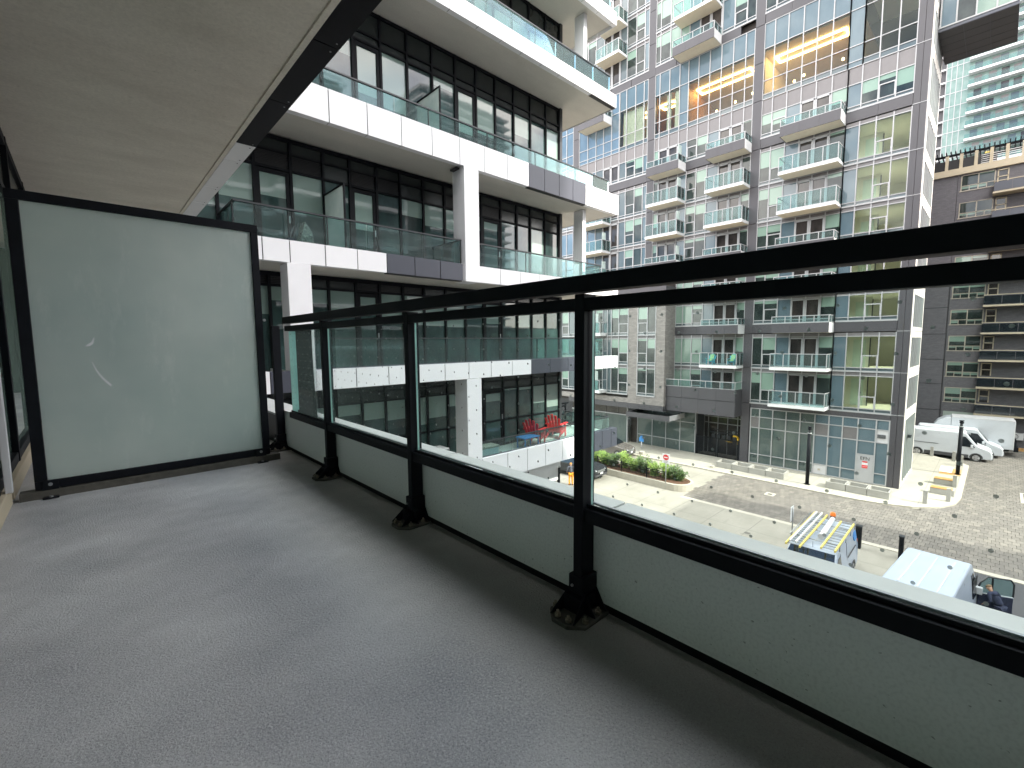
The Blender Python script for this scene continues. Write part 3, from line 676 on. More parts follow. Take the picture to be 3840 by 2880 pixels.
MB().tube((14.85, 13.3, -2.65), (15.05, 13.3, -2.15), .018, 'darkmetal').tube((15.05, 13.3, -2.15), (15.55, 13.3, -2.12), .018, 'darkmetal').tube((15.02, 13.3, -2.2), (15.3, 13.3, -2.68), .018, 'darkmetal').tube((15.55, 13.3, -2.12), (15.3, 13.3, -2.68), .018, 'darkmetal').tube((15.85, 13.3, -2.65), (15.55, 13.3, -2.12), .014, 'darkmetal').tube((15.3, 13.3, -2.68), (15.85, 13.3, -2.65), .014, 'darkmetal').build('bicycle_frame', bk)
MB().tube((15.05, 13.3, -2.15), (15.08, 13.3, -1.98), .015, 'darkmetal').tube((15.08, 13.05, -1.98), (15.08, 13.55, -1.98), .014, 'black').build('handlebar', bk)
MB().box((15.45, 13.24, -2.04), (15.72, 13.36, -1.99), 'black').tube((15.56, 13.3, -2.12), (15.57, 13.3, -2.04), .014, 'steel').build('saddle', bk, .01)

# ================================================================== THE GREY BUILDING
gb = thing('grey_apartment_building', (46, 16, gz), 'tall grey panelled apartment block with white mullions and stacked balconies across the courtyard', 'building')
XG = 42.0; ZTOP = 36.3
LED_ = [-4.57, -1.53, 1.42, 4.48, 7.52, 10.63, 13.62, 16.62]
box('wall', gb, (50.2, 6.2, gz), (60, 46, ZTOP), 'graymetal2')
box('wall', gb, (42.35, 14.6, gz+4), (50.2, 46, 20.2), 'darkroom')
box('wall', gb, (42.35, 8.95, gz+5.1), (50.2, 14.6, 20.2), 'darkroom')
box('wall', gb, (42.35, 5.1, 26.6), (50.2, 46, ZTOP), 'darkroom')
box('wall', gb, (42.35, 4.5, gz), (48.8, 14.5, -4.75), 'darkroom')
box('wall', gb, (43.9, 14.5, gz), (50.2, 27, -5.9), 'darkroom')
box('wall', gb, (42.35, 28.4, 20.2), (50.2, 46, 26.6), 'darkroom')
def pier(name, y0, y1, z0, z1, x=41.92, mat='graymetal', cuts=LED_):
    zs = [z0]+[z for z in cuts if z0+.3 < z < z1-.3]+[z1]
    for a, b_ in zip(zs, zs[1:]): box(name, gb, (x, y0, a+.02), (XG+.35, y1, b_-.02), mat)
cuts = LED_+[20.45, 23.4, 26.3, 29.3, 32.3]
pier('pier_panel', 4.33, 4.66, gz, ZTOP, cuts=cuts); pier('pier_panel', 4.68, 5.03, gz, ZTOP, x=41.925, cuts=cuts)
pier('pier_panel', 14.58, 15.28, gz, ZTOP, cuts=cuts); pier('pier_panel', 24.30, 25.02, 5.7, ZTOP, cuts=cuts)
pier('pier_panel', 33.6, 34.4, 5.7, ZTOP, cuts=cuts)
for z in cuts: box('floor_line', gb, (41.90, 4.30, z-.02), (42.0, 5.05, z+.02), 'mullion')
secA = [5.05, 6.0, 6.96, 7.92, 8.76]
secB = [8.76, 9.74, 10.76, 11.76, 12.76, 13.79, 14.57]
secC = [15.30, 16.0, 17.0, 18.0, 19.0, 20.0, 20.95, 21.65]
secC2 = [15.30, 16.0, 17.0, 18.0, 19.0, 20.0, 20.95, 21.8, 22.8, 23.8, 24.29]
secD = [25.04, 25.5, 26.45, 27.5, 28.3, 29.3, 30.3, 31.3, 32.4, 33.58]
secE = [34.42, 35.4, 36.4, 37.4, 38.4, 39.4, 40.4, 41.4, 42.4]
def section(ys, zb, zt, kinds, bottom=.28, spand=.27, belt=0, x=XG, ops=(), topmat='pinkgrey'):
    """one floor of window wall between ledge zb and zt. kinds: p pane, b spandrel blue, d sliding door, r room glass, g grey, s sky"""
    f = MB(); zg0 = zb+bottom+belt; zg1 = zt-spand-.07
    mw = .035
    for y in ys: f.box((x-.07, y-mw, zb+.1+belt), (x+.05, y+mw, zt-.06), 'mullion')
    f.box((x-.09, ys[0]-mw, zb-.05+belt), (x+.05, ys[-1]+mw, zb+.07+belt), 'mullion')
    f.box((x-.06, ys[0], zg0-.03), (x+.05, ys[-1], zg0+.03), 'mullion').box((x-.06, ys[0], zg1-.02), (x+.05, ys[-1], zg1+.04), 'mullion')
    for i in ops: f.box((x-.062, ys[i], zb+belt+1.14), (x+.05, ys[i+1], zb+belt+1.22), 'mullion').box((x-.061, ys[i]+mw, zg0+.03), (x, ys[i]+mw+.05, zb+belt+1.14), 'mullion').box((x-.061, ys[i+1]-mw-.05, zg0+.03), (x, ys[i+1]-mw, zb+belt+1.14), 'mullion')
    for i, k in enumerate(kinds):
        if k == 'd': f.box((x-.10, ys[i]+.04, zb+.07+belt), (x-.02, ys[i]+.13, zg1-.05), 'mullion').box((x-.10, ys[i+1]-.10, zb+.07+belt), (x-.02, ys[i+1]-.04, zg1-.05), 'mullion').box((x-.10, ys[i]+.04, zg1-.16), (x-.02, ys[i+1]-.04, zg1-.05), 'mullion')
    f = f.build('window_frame', gb)
    for i, k in enumerate(kinds):
        a, b_ = ys[i]+mw, ys[i+1]-mw
        if belt: pass
        box('spandrel_panel', f, (x, a, zg1+.04), (x+.03, b_, zt-.06), topmat if k not in 's' else 'pinkgrey')
        if bottom > .12: box('base_panel', f, (x, a, zb+.07+belt), (x+.03, b_, zg0-.03), 'greyspandrel')
        m = {'p': 'pane', 'b': 'bluespandrel', 'd': 'panedark', 'r': 'roomglass', 'g': 'greyspandrel', 's': 'skyglass', 'w': 'paneblind'}[k]
        nm = 'spandrel_panel' if k in 'bg' else ('door_pane' if k == 'd' else 'window_pane')
        box(nm, f, (x, a, zg0+.03), (x+.02, b_, zg1-.02), m)
    if belt:
        n = max(1, round((ys[-1]-ys[0])/1.9)); w = (ys[-1]-ys[0])/n
        for j in range(n): box('belt_panel', gb, (41.93, ys[0]+j*w+.006, zb+.01), (XG+.2, ys[0]+(j+1)*w-.006, zb+belt-.06), 'graymetal')
    return f
zl = LED_+[20.45]
for i in range(len(LED_)):
    zb, zt = zl[i], zl[i+1]
    dk = i in (2, 4, 7); belt = .80 if dk else 0
    sp = .27
    if i == 7: zt = 20.45; sp = 1.15
    room = i < 7
    section(secA, zb, zt, ['r', 'r', 'r', 'b'] if room else ['p', 'p', 'p', 'b'], belt=belt, ops=(1,), spand=sp)
    section(secB, zb, zt, ['p', 'd', 'd', 'b', 'p', 'p'], belt=belt, ops=(4,), spand=sp)
    if zb > 5: section(secC2, zb, zt, ['p', 'd', 'd', 'b', 'p', 'p', 'b', 'd', 'd', 'p'], belt=belt, ops=(5,), spand=sp)
    else: section(secC, zb, zt, ['w' if i in (0, 3) else 'p', 'd', 'd', 'b', 'p' if i != 1 else 'w', 'w', 'w'], belt=belt, ops=(4,), spand=sp)
    if zb > 5:
        section(secD, zb, zt, ['b', 'p', 'p', 'g', 'd', 'd', 'g', 's', 's'], belt=belt, ops=(2,), spand=sp)
        section(secE, zb, zt, ['s', 's', 'g', 's', 's', 'g', 's', 's'], belt=belt, spand=sp)
# upper blue strip below the amenity floor
# amenity double height glazing
def grid(ys, zs, mats, x=XG, mw=.035):
    f = MB()
    for y in ys: f.box((x-.07, y-mw, zs[0]), (x+.05, y+mw, zs[-1]), 'mullion')
    for z in zs: f.box((x-.055, ys[0], z-.03), (x+.045, ys[-1], z+.03), 'mullion')
    f = f.build('window_frame', gb)
    for i in range(len(ys)-1):
        for j in range(len(zs)-1):
            m = mats(i, j)
            if m: box('curtain_wall_pane', f, (x, ys[i]+mw, zs[j]+.03), (x+.02, ys[i+1]-mw, zs[j+1]-.03), m)
    return f
za = [20.45, 20.84, 21.9, 24.38, 26.3]
def am(i, j, n=99, solid=()):
    if j == 0: return 'greyspandrel'
    if j == 3: return 'bluespandrel'
    return 'bluespandrel' if i in solid else 'roomglass'
grid([5.05, 6.0, 7.0, 7.95], za, lambda i, j: 'greyspandrel' if j == 0 else 'roomglass')
grid([7.95, 8.84], za, lambda i, j: 'bluespandrel')
grid([8.84, 9.86, 10.86, 11.8, 12.84, 13.8, 14.57], za, lambda i, j: am(i, j))
grid(secC2, za, lambda i, j: am(i, j, solid=(6,)))
grid([25.04, 25.5, 26.45, 27.5, 28.3], za, lambda i, j: am(i, j))
grid([28.35, 29.3, 30.3, 31.3, 32.4, 33.58], za, lambda i, j: 'skyglass'); grid(secE, za, lambda i, j: 'skyglass')
for i in range(9): 
    y0, y1 = (5.05+i*1.9, 5.05+(i+1)*1.9)
    if not (14 < y0 < 15): box('belt_panel', gb, (41.93, y0+.006, 26.34), (42.2, y1-.006, 27.08), 'graymetal')
for i in range(5): box('belt_panel', gb, (41.935, 22.2+i*2.4, 26.34), (42.2, 24.55+i*2.4, 27.08), 'graymetal')
for zb, zt in ((27.08, 30.1), (30.1, 33.1), (33.1, 36.1)):
    section(secA, zb, zt, ['p', 'p', 'p', 'b'], ops=(1,)); section(secB, zb, zt, ['p', 'd', 'd', 'b', 'p', 'p'], ops=(4,))
    section(secC2, zb, zt, ['p', 'p', 'b', 'd', 'd', 'b', 'w', 'w', 'p', 'p'], ops=(1,)); section(secD, zb, zt, ['b', 'p', 'p', 'g', 'd', 'd', 'g', 'p', 'p'], ops=(1,))
    section(secE, zb, zt, ['s', 's', 'g', 's', 's', 'g', 's', 's'])
# amenity rooms: ceiling, floor, back wall, light loops
am_ = MB().box((42.35, 8.3, 24.36), (50.1, 28.3, 24.5), 'beigesoffit').box((42.35, 4.6, 20.3), (50.1, 28.3, 20.5), 'warmwood').box((50.0, 8.3, 20.5), (50.1, 28.3, 24.36), 'warmwood')
am_.box((42.4, 8.2, 20.5), (50.1, 8.3, 24.36), 'warmwood').box((42.4, 14.8, 20.5), (50.1, 15.0, 24.36), 'beigesoffit').box((42.6, 21.3, 20.5), (50, 21.4, 24.36), 'warmwood').box((42.6, 28.2, 20.5), (50, 28.3, 24.36), 'warmwood')
am_.box((42.35, 4.6, 26.4), (50.1, 8.2, 26.6), 'beigesoffit').box((50.0, 4.6, 20.5), (50.1, 8.2, 26.4), 'roomwall')
am_.box((46.5, 9, 20.5), (47.5, 14, 21.6), 'darkroom').box((46.5, 15.8, 20.5), (47.2, 21, 21.7), 'darkroom').box((44.5, 16, 20.5), (44.9, 20, 21.3), 'darkroom')
am_.build('amenity_room', gb)
def loop(x0, x1, y0, y1, z=24.27, w=.10):
    f = MB().box((x0, y0, z), (x0+w, y1, z+.07), 'led').box((x1-w, y0, z), (x1, y1, z+.07), 'led').box((x0+w, y0, z), (x1-w, y0+w, z+.07), 'led').box((x0+w, y1-w, z), (x1-w, y1, z+.07), 'led')
    f.build('light_strip', gb)
loop(43.65, 44.85, 16.2, 21.0); loop(43.65, 44.8, 9.4, 14.3); loop(43.85, 44.9, 23.3, 24.9); loop(43.9, 44.9, 26.3, 27.6)
q = MB()
for y, z in ((18.1, 22.7), (16.6, 22.9), (12.6, 22.8), (9.9, 22.9), (13.3, 22.6), (19.8, 22.5)): q.tube((45.4, y, z), (45.4, y, z+.14), .08, 'bulb', 8)
q.build('pendant_lamp', gb)
for y0, y1 in ((25.1, 25.5), (25.7, 28.1), (22.0, 22.5), (22.9, 23.3)):
    q = MB(); y = y0
    while y < y1: q.tube((42.45, y, 20.5), (42.45, y, 24.3), .05, 'curtain', 6); y += .085
    q.build('curtain', gb)
# corner rooms with sunlit side windows
for i in range(7):
    zb, zt = zl[i], zl[i+1]
    q = MB().box((42.25, 4.75, zb+.05), (48.8, 8.72, zb+.22), 'beigesoffit').box((42.25, 4.75, zt-.34), (48.8, 8.72, zt-.22), 'roomwall').box((48.6, 4.9, zb+.22), (48.8, 8.7, zt-.34), 'roomwall')
    q.box((42.3, 8.55, zb+.22), (48.6, 8.70, zt-.34), 'roomwall').box((44.6, 6.9, zb+.22), (44.75, 8.55, zt-.34), 'roomwall')
    q.box((44.5, 7.15, zb+.22), (44.59, 7.95, zb+2.35), 'roomdoor').box((44.5, 6.86, zb+.22), (44.62, 6.92, zb+2.5), 'darkmetal').box((44.44, 7.25, zb+1.2), (44.5, 7.4, zb+1.24), 'darkmetal')
    q.build('corner_room', gb)
# sunlit side wall facing the street
sx = [42.36, 43.4, 44.1, 44.9, 45.7, 46.6, 47.4, 48.2, 48.95]
for a, b_ in [(gz, -4.57)]+[(zl[i], zl[i+1]) for i in range(8)]+[(20.45, 23.4), (23.4, 26.3), (26.3, 29.3), (29.3, 32.3), (32.3, 36.3)]:
    f = MB()
    f.box((42.352, 4.33, a+.02), (43.0, 4.45, b_-.02), 'sunlitwall').box((48.5, 4.33, a+.02), (49.0, 4.45, b_-.02), 'sunlitwall').box((43.0, 4.335, b_-.45), (48.5, 4.45, b_-.02), 'sunlitwall').box((43.0, 4.335, a+.02), (48.5, 4.45, a+.30), 'sunlitwall')
    for x in (43.0, 43.9, 44.8, 45.7, 46.6, 47.5, 48.42): f.box((x, 4.31, a+.3), (x+.07, 4.45, b_-.45), 'mullion')
    f = f.build('side_wall_frame', gb)
    for x in (43.0, 43.9, 44.8, 45.7, 46.6, 47.5): box('side_pane', f, (x+.07, 4.38, a+.30), (x+.90, 4.40, b_-.45), 'roomglass' if (-5 < a < 14 and x < 46) else 'paneblind')
box('wall', gb, (49.0, 5.0, gz), (50.2, 8.9, ZTOP), 'graymetal2'); box('wall', gb, (42.4, 4.5, 26.7), (50.2, 5.2, ZTOP), 'graymetal2')
box('roof', gb, (41.9, 4.3, ZTOP), (49, 46, ZTOP+.4), 'graymetal')
# overhanging bridge volume at the top right
q = MB(); q.box((44.75, .5, 22.0), (50.2, 4.29, 22.2), 'charcoal')
q.build('bridge_soffit', gb)
for j in range(3):
    for i in range(5): box('soffit_panel', gb, (44.80+i*1.08, .56+j*1.25, 21.97), (45.84+i*1.08, 1.78+j*1.25, 22.0), 'graymetal2')
box('wall', gb, (45.2, .8, 22.2), (50.2, 4.29, ZTOP), 'darkroom')
for zb in (22.2, 25.2, 28.2):
    f = MB()
    for y in (.54, 1.5, 2.45, 3.4, 4.2): f.box((44.72, y-.04, zb), (44.85, y+.04, zb+2.95), 'mullion')
    f.box((44.70, .5, zb), (44.85, 4.29, zb+.09), 'mullion').box((44.72, .5, zb+2.6), (44.85, 4.29, zb+2.68), 'mullion')
    f = f.build('window_frame', gb)
    for a, b_, m in ((.58, 1.46, 'paneblind'), (1.54, 2.41, 'paneblind'), (2.49, 3.36, 'pane'), (3.44, 4.16, 'bluespandrel')):
        box('window_pane', f, (44.78, a, zb+.09), (44.8, b_, zb+2.6), m); box('spandrel_panel', f, (44.78, a, zb+2.68), (44.8, b_, zb+2.95), 'pinkgrey')
# balconies
def balcony(y0, y1, z, style, screen=False):
    t = MB()
    x0 = 40.4
    if style == 'g':
        t.box((x0, y0, z), (41.9, y1, z+.22), 'balcwhite').box((x0+.05, y0+.05, z-.012), (41.9, y1-.05, z), 'beigesoffit')
        zr0, zr1 = z+.24, z+1.34
    else:
        t.box((x0+.05, y0+.05, z+.0), (41.9, y1-.05, z+.22), 'beigesoffit')
        n = 3
        w = (y1-y0)/n
        for i in range(n): t.box((x0, y0+i*w+.004, z+.0), (x0+.05, y0+(i+1)*w-.004, z+.74), 'graymetal')
        t.box((x0+.05, y0, z), (41.9, y0+.045, z+.74), 'balcwhite').box((x0+.05, y1-.045, z), (41.9, y1, z+.74), 'graymetal')  # sun-facing side coloured white for the sunlight on it, far side stays grey
        zr0, zr1 = z+.76, z+1.32
    b = t.build('balcony', gb)
    r = MB().box((x0+.0, y0, zr1-.05), (x0+.07, y1, zr1), 'mullion').box((x0+.07, y0, zr1-.05), (41.9, y0+.06, zr1), 'mullion').box((x0+.07, y1-.06, zr1-.05), (41.9, y1, zr1), 'mullion')
    r.box((x0+.02, y0, zr0), (x0+.05, y1, zr0+.04), 'mullion')
    n = 4; w = (y1-y0)/n
    for i in range(n+1):
        y = min(max(y0+i*w, y0+.03), y1-.03); r.box((x0+.01, y-.025, zr0-.02), (x0+.05, y+.025, zr1-.05), 'mullion')
    for xx in (x0+.8,): r.box((xx-.02, y0+.01, zr0-.02), (xx+.02, y0+.05, zr1-.05), 'mullion')
    r.build('railing', b)
    for i in range(n): box('rail_pane', b, (x0+.024, y0+i*w+.03, zr0+.05), (x0+.036, y0+(i+1)*w-.03, zr1-.06), 'railglass')
    box('rail_pane', b, (x0+.08, y0+.024, zr0+.05), (41.88, y0+.036, zr1-.06), 'railglass')
    if screen:
        box('privacy_pane', b, (x0+.12, y0+.06, z+.24), (x0+.75, y0+.09, z+2.1), 'frosted')
lev = [(-4.54, 'g'), (-1.56, 'g'), (1.40, 'd'), (4.50, 'g'), (7.55, 'd'), (10.66, 'g'), (13.64, 'g'), (16.50, 'd')]
for z, s in lev: balcony(8.76, 12.68, z, s)
for z, s in lev[1:]: balcony(15.24, 18.48, z, s)
for z, s in lev[4:]: balcony(20.98, 24.22, z, s, True)
balcony(18.05, 21.8, 26.32, 'd'); balcony(18.05, 21.8, 29.3, 'g'); balcony(8.76, 12.7, 28.9, 'd'); balcony(27.5, 30.3, 29.3, 'g')
for z in (10.2, 13.15, 7.2): balcony(29.25, 32.6, z, 'g', True)
balcony(27.5, 30.3, 32.3, 'g'); balcony(29.25, 32.6, 23.4, 'd')
# wide lower fascia under the left stack with open railing
for i in range(4):
    w = 6.44/4; a = 15.24+i*w+.006; b_ = 15.24+(i+1)*w-.006
    box('fascia_panel', gb, (40.38, a, -5.78), (40.43, b_, -4.47), 'graymetal'); box('fascia_panel', gb, (40.36, a, -4.43), (40.42, b_, -3.42), 'graymetal')
box('fascia_panel', gb, (40.44, 15.24, -5.78), (41.9, 15.29, -3.42), 'graymetal'); box('soffit_panel', gb, (40.44, 15.3, -5.78), (43.8, 21.6, -5.70), 'graymetal2')
r = MB().box((40.36, 15.24, -2.80), (40.42, 21.68, -2.74), 'mullion').box((40.42, 15.24, -2.8), (41.9, 15.3, -2.74), 'mullion').box((40.37, 15.24, -3.40), (40.41, 21.68, -3.36), 'mullion')
for i in range(6): r.box((40.37, 15.26+i*1.275, -3.4), (40.41, 15.30+i*1.275, -2.8), 'mullion')
r = r.build('railing', gb)
for i in range(5): box('rail_pane', r, (40.385, 15.32+i*1.275, -3.35), (40.395, 16.5+i*1.275, -2.82), 'railglass')
# brick bay
box('brick_wall', gb, (40.02, 21.65, -5.42), (42.3, 22.60, 5.6), 'brick'); box('brick_wall', gb, (40.02, 24.60, -5.42), (42.3, 25.62, 5.6), 'brick')
box('brick_wall', gb, (40.03, 22.60, -5.42), (42.3, 24.60, -4.60), 'brick'); box('brick_wall', gb, (40.03, 25.62, -5.42), (42.3, 40, -4.9), 'brick')
box('inner_wall', gb, (40.45, 22.5, -5.3), (42.3, 40, 5.4), 'darkroom'); box('brick_wall', gb, (40.02, 21.655, 5.6), (42.2, 33, 6.0), 'graymetal')
for zb, zt in ((-4.57, -1.53), (-1.53, 1.42), (1.42, 4.48)):
    section([22.62, 23.52, 24.56], zb, zt, ['p', 'p'], x=40.05, ops=(1,))
    section([25.66, 26.76, 27.65, 28.15], zb, zt, ['p', 'p', 'g'], x=40.05, ops=(0,))
    section([28.15, 28.9, 29.8, 30.7, 31.6, 32.6, 33.6, 34.6, 35.4, 36.4, 37.4, 38.4], zb, zt, ['g', 'p', 'p', 'w', 'p', 'g', 'p', 'w', 'p', 'p', 'w'], x=40.3, ops=(6, 8))
    t = MB().box((38.9, 28.3, zb), (40.2, 30.1, zb+.3), 'balcwhite'); t = t.build('balcony', gb)
    r = MB().box((38.9, 28.3, zb+1.34), (38.96, 30.1, zb+1.4), 'mullion').box((38.9, 28.3, zb+.3), (38.95, 28.35, zb+1.34), 'mullion').box((38.9, 29.2, zb+.3), (38.94, 29.24, zb+1.34), 'mullion').box((38.9, 30.05, zb+.3), (38.95, 30.1, zb+1.34), 'mullion').box((38.96, 28.3, zb+1.34), (40.2, 28.35, zb+1.4), 'mullion').build('railing', t)
    box('rail_pane', t, (38.92, 28.36, zb+.34), (38.93, 30.04, zb+1.33), 'railglass'); box('privacy_pane', t, (39.0, 28.6, zb+.3), (39.04, 29.3, zb+2.3), 'frosted')
for i in range(9): box('band_panel', gb, (39.98, 21.67+i*1.3, -5.93), (42.3, 21.66+(i+1)*1.3, -5.43), 'graymetal2')
# ground floor curtain wall (right) with sheets, door, vents
ys = [5.07, 5.82, 6.90, 7.85, 8.74, 9.68, 10.7, 11.72, 12.73, 13.75, 14.46]; zs = [-9.80, -9.02, -6.70, -5.75, -5.03]
def gm(i, j):
    if i == 1 and j in (0, 1): return None
    if j == 2 and i in (2, 4, 9): return 'pinkgrey'
    if i == 0 and j == 2: return 'palegrey'
    if i == 4 and j == 0: return 'palegrey'
    return 'shopglass' if i > 4 else 'bluespandrel'
f = MB()
for i, y in enumerate(ys): f.box((41.93, y-.04, -9.84), (42.04, y+.04, -5.0), 'mullion')
for z in zs: f.box((41.94, 5.07, z-.035), (42.03, 5.82 if z in (-9.02,) else 14.46, z+.035), 'mullion') if z != -9.02 else (f.box((41.94, 5.07, z-.035), (42.03, 5.82, z+.035), 'mullion'), f.box((41.94, 6.90, z-.035), (42.03, 14.46, z+.035), 'mullion'))
f.box((41.945, 5.82, -7.78), (42.03, 6.90, -7.70), 'mullion')
f = f.build('storefront_frame', gb)
for i in range(10):
    for j in range(4):
        m = gm(i, j)
        if m: box('storefront_pane', f, (41.99, ys[i]+.04, zs[j]+.035), (42.01, ys[i+1]-.04, zs[j+1]-.035), m)
box('storefront_pane', f, (41.99, 5.86, -7.69), (42.01, 6.86, -6.735), 'bluespandrel')
d = bb('door', gb, (41.95, 5.87, -9.86), (42.0, 6.86, -7.79), 'door', .004)
rotx = (R(90), 0, R(-90))
text('door_lettering', d, 'EFN', (41.945, 6.36, -8.03), .34, 'printblack', rotx)
box('door_notice', d, (41.938, 6.20, -8.33), (41.949, 6.50, -8.22), 'signred'); box('door_notice', d, (41.938, 6.18, -8.50), (41.949, 6.52, -8.34), 'signwhite'); box('door_notice', d, (41.938, 6.18, -8.74), (41.949, 6.52, -8.51), 'signred')
text('notice_print', d, 'NOTICE', (41.934, 6.35, -8.62), .07, 'signwhite', rotx); text('notice_print', d, 'NO PARKING', (41.934, 6.35, -8.42), .045, 'printblack', rotx)
MB().tube((41.90, 6.72, -8.9), (41.95, 6.72, -8.9), .02, 'steel').box((41.89, 6.62, -8.92), (41.905, 6.74, -8.89), 'steel').build('door_handle', d)
v = MB().box((41.93, 5.25, -6.35), (41.98, 5.72, -6.1), 'darkmetal')
for k_ in range(4): v.box((41.91, 5.27, -6.33+k_*.06), (41.93, 5.70, -6.31+k_*.06), 'steel')
v.build('wall_vent', gb); box('wall_vent', gb, (41.94, 9.15, -9.5), (41.98, 9.32, -9.36), 'tan')
box('base_panel', gb, (41.95, 5.07, -10), (42.04, 5.8, -9.85), 'kerb'); box('base_panel', gb, (41.95, 7.0, -10), (42.04, 14.5, -9.85), 'kerb')
for i in range(6): box('belt_panel', gb, (41.935, 5.05+i*1.58+.005, -4.98), (42.1, 5.05+(i+1)*1.58-.005, -4.62), 'graymetal')
box('wall_lamp', gb, (44.5, 4.1, -6.5), (44.9, 4.3, -6.3), 'darkmetal')
# utility recess with gas meters behind black slatted gates
f = MB()
for y in (15.4, 16.1, 17.0, 17.9, 18.8, 19.2): f.box((43.5, y-.03, gz), (43.58, y+.03, -5.8), 'mullion')
for z in (-6.4, -7.0): f.box((43.5, 15.3, z-.03), (43.58, 19.3, z+.03), 'mullion')
f = f.build('window_frame', gb); box('window_pane', f, (43.6, 15.3, gz), (43.62, 19.3, -5.8), 'panedark')
box('wall', gb, (42.0, 19.22, gz), (43.6, 19.36, -5.8), 'graymetal2')
mt_ = thing('gas_meter_bank', (42.9, 16.5, gz), 'bank of gas meters with a yellow elbow pipe behind the black gates', 'gas meters')
q = MB()
for i in range(5): q.box((42.75, 15.9+i*.48, -8.35), (42.98, 16.2+i*.48, -7.95), 'darkmetal'); q.tube((42.85, 16.0+i*.48, -7.95), (42.85, 16.0+i*.48, -7.55), .03, 'darkmetal')
q.build('meter', mt_); MB().tube((42.85, 15.7, -7.75), (42.85, 18.3, -7.75), .04, 'darkmetal').tube((42.85, 15.7, -7.5), (42.85, 18.3, -7.5), .03, 'darkmetal').build('manifold', mt_)
MB().tube((42.7, 16.15, -7.88), (42.7, 15.85, -7.88), .09, 'pipeyellow').tube((42.7, 15.85, -7.88), (42.7, 15.70, -8.0), .09, 'pipeyellow').tube((42.7, 15.70, -8.0), (42.7, 15.70, -8.6), .09, 'pipeyellow').tube((42.7, 17.0, -8.4), (42.7, 16.2, -8.5), .03, 'pipeyellow').build('yellow_pipe', mt_)
gg = 'black slatted gates of the meter recess'
for y0, y1, lab in ((15.36, 17.24, 'right hand black slatted gate in front of the yellow gas pipe'), (17.30, 19.16, 'left hand black slatted gate beside the glazed lobby')):
    t = thing('slatted_gate', (41.95, y0, gz), lab, 'gate', gg)
    MB().box((41.92, y0, gz+.03), (41.99, y0+.07, -8.12), 'black').box((41.92, y1-.07, gz+.03), (41.99, y1, -8.12), 'black').box((41.92, y0+.07, -8.19), (41.99, y1-.07, -8.12), 'black').box((41.92, y0+.07, gz+.15), (41.99, y1-.07, gz+.22), 'black').build('gate_frame', t)
    z = gz+.26
    while z < -8.25: box('slat', t, (41.94, y0+.07, z), (41.96, y1-.07, z+.055), 'black'); z += .105
box('gate_post', gb, (41.9, 19.17, gz), (42.0, 19.27, -8.0), 'black'); box('gate_post', gb, (41.9, 15.29, gz), (42.0, 15.35, -8.0), 'black')
# glazed lobby and canopy
f = MB(); ysl = [19.38, 20.9, 22.4, 23.9, 25.6]
for y in ysl: f.box((41.96, y-.035, gz+.1), (42.04, y+.035, -5.95), 'mullion')
for z in (-8.9, -7.0, -9.95): f.box((41.965, 19.38, z-.03), (42.03, 25.6, z+.03), 'mullion')
f = f.build('lobby_frame', gb)
for i in range(4):
    for a, b_ in ((-9.92, -8.93), (-8.87, -7.03), (-6.97, -5.95)): box('lobby_pane', f, (42.0, ysl[i]+.035, a), (42.02, ysl[i+1]-.035, b_), 'shopglass')
box('lobby_door', gb, (41.98, 25.7, gz+.12), (42.02, 26.4, -7.3), 'darkroom')
for i, (a, b_) in enumerate(((26.5, 27.6), (27.65, 29.2), (29.25, 31), (31.05, 34))):
    box('lobby_pane', gb, (41.4+.1*(i % 2), a, gz+.1), (41.45+.1*(i % 2), b_, -7.0), 'shopglass'); box('lobby_pane', gb, (41.5, a, -6.9), (41.55, b_, -5.95), 'panedark')
box('lobby_mullion', gb, (41.3, 26.4, gz+.1), (41.5, 26.5, -5.95), 'mullion'); box('lobby_transom', gb, (41.36, 26.5, -7.0), (41.5, 34, -6.9), 'mullion')
cn = MB().box((39.0, 20.48, -6.60), (39.05, 25.1, -6.14), 'graymetal').box((39.06, 20.48, -6.6), (42.0, 20.53, -6.14), 'palegrey').box((39.06, 20.54, -6.55), (42.0, 25.1, -6.45), 'darkmetal').box((39.06, 25.05, -6.6), (42.0, 25.1, -6.14), 'graymetal')
cn.build('entrance_canopy', gb)

# ================================================================== DARK BRICK BUILDING AT THE RIGHT
XB = 65.5; kf = XB/62.0
db = thing('brown_brick_building', (70, -8, gz), 'dark brown brick block with beige edged balconies at the right behind the parked vans', 'building')
Zs = lambda z: .9+(z-.9)*kf
box('wall', db, (XB+.35, -30, gz), (80, 14, Zs(16.3)), 'darkroom')
rows = [Zs(6.16-2.52*k_) for k_ in range(-4, 6)]
zt_, zb_ = Zs(16.35), gz
wy0, wy1 = 1.30, 3.70      # window span
dy0, dy1 = .42, 1.18
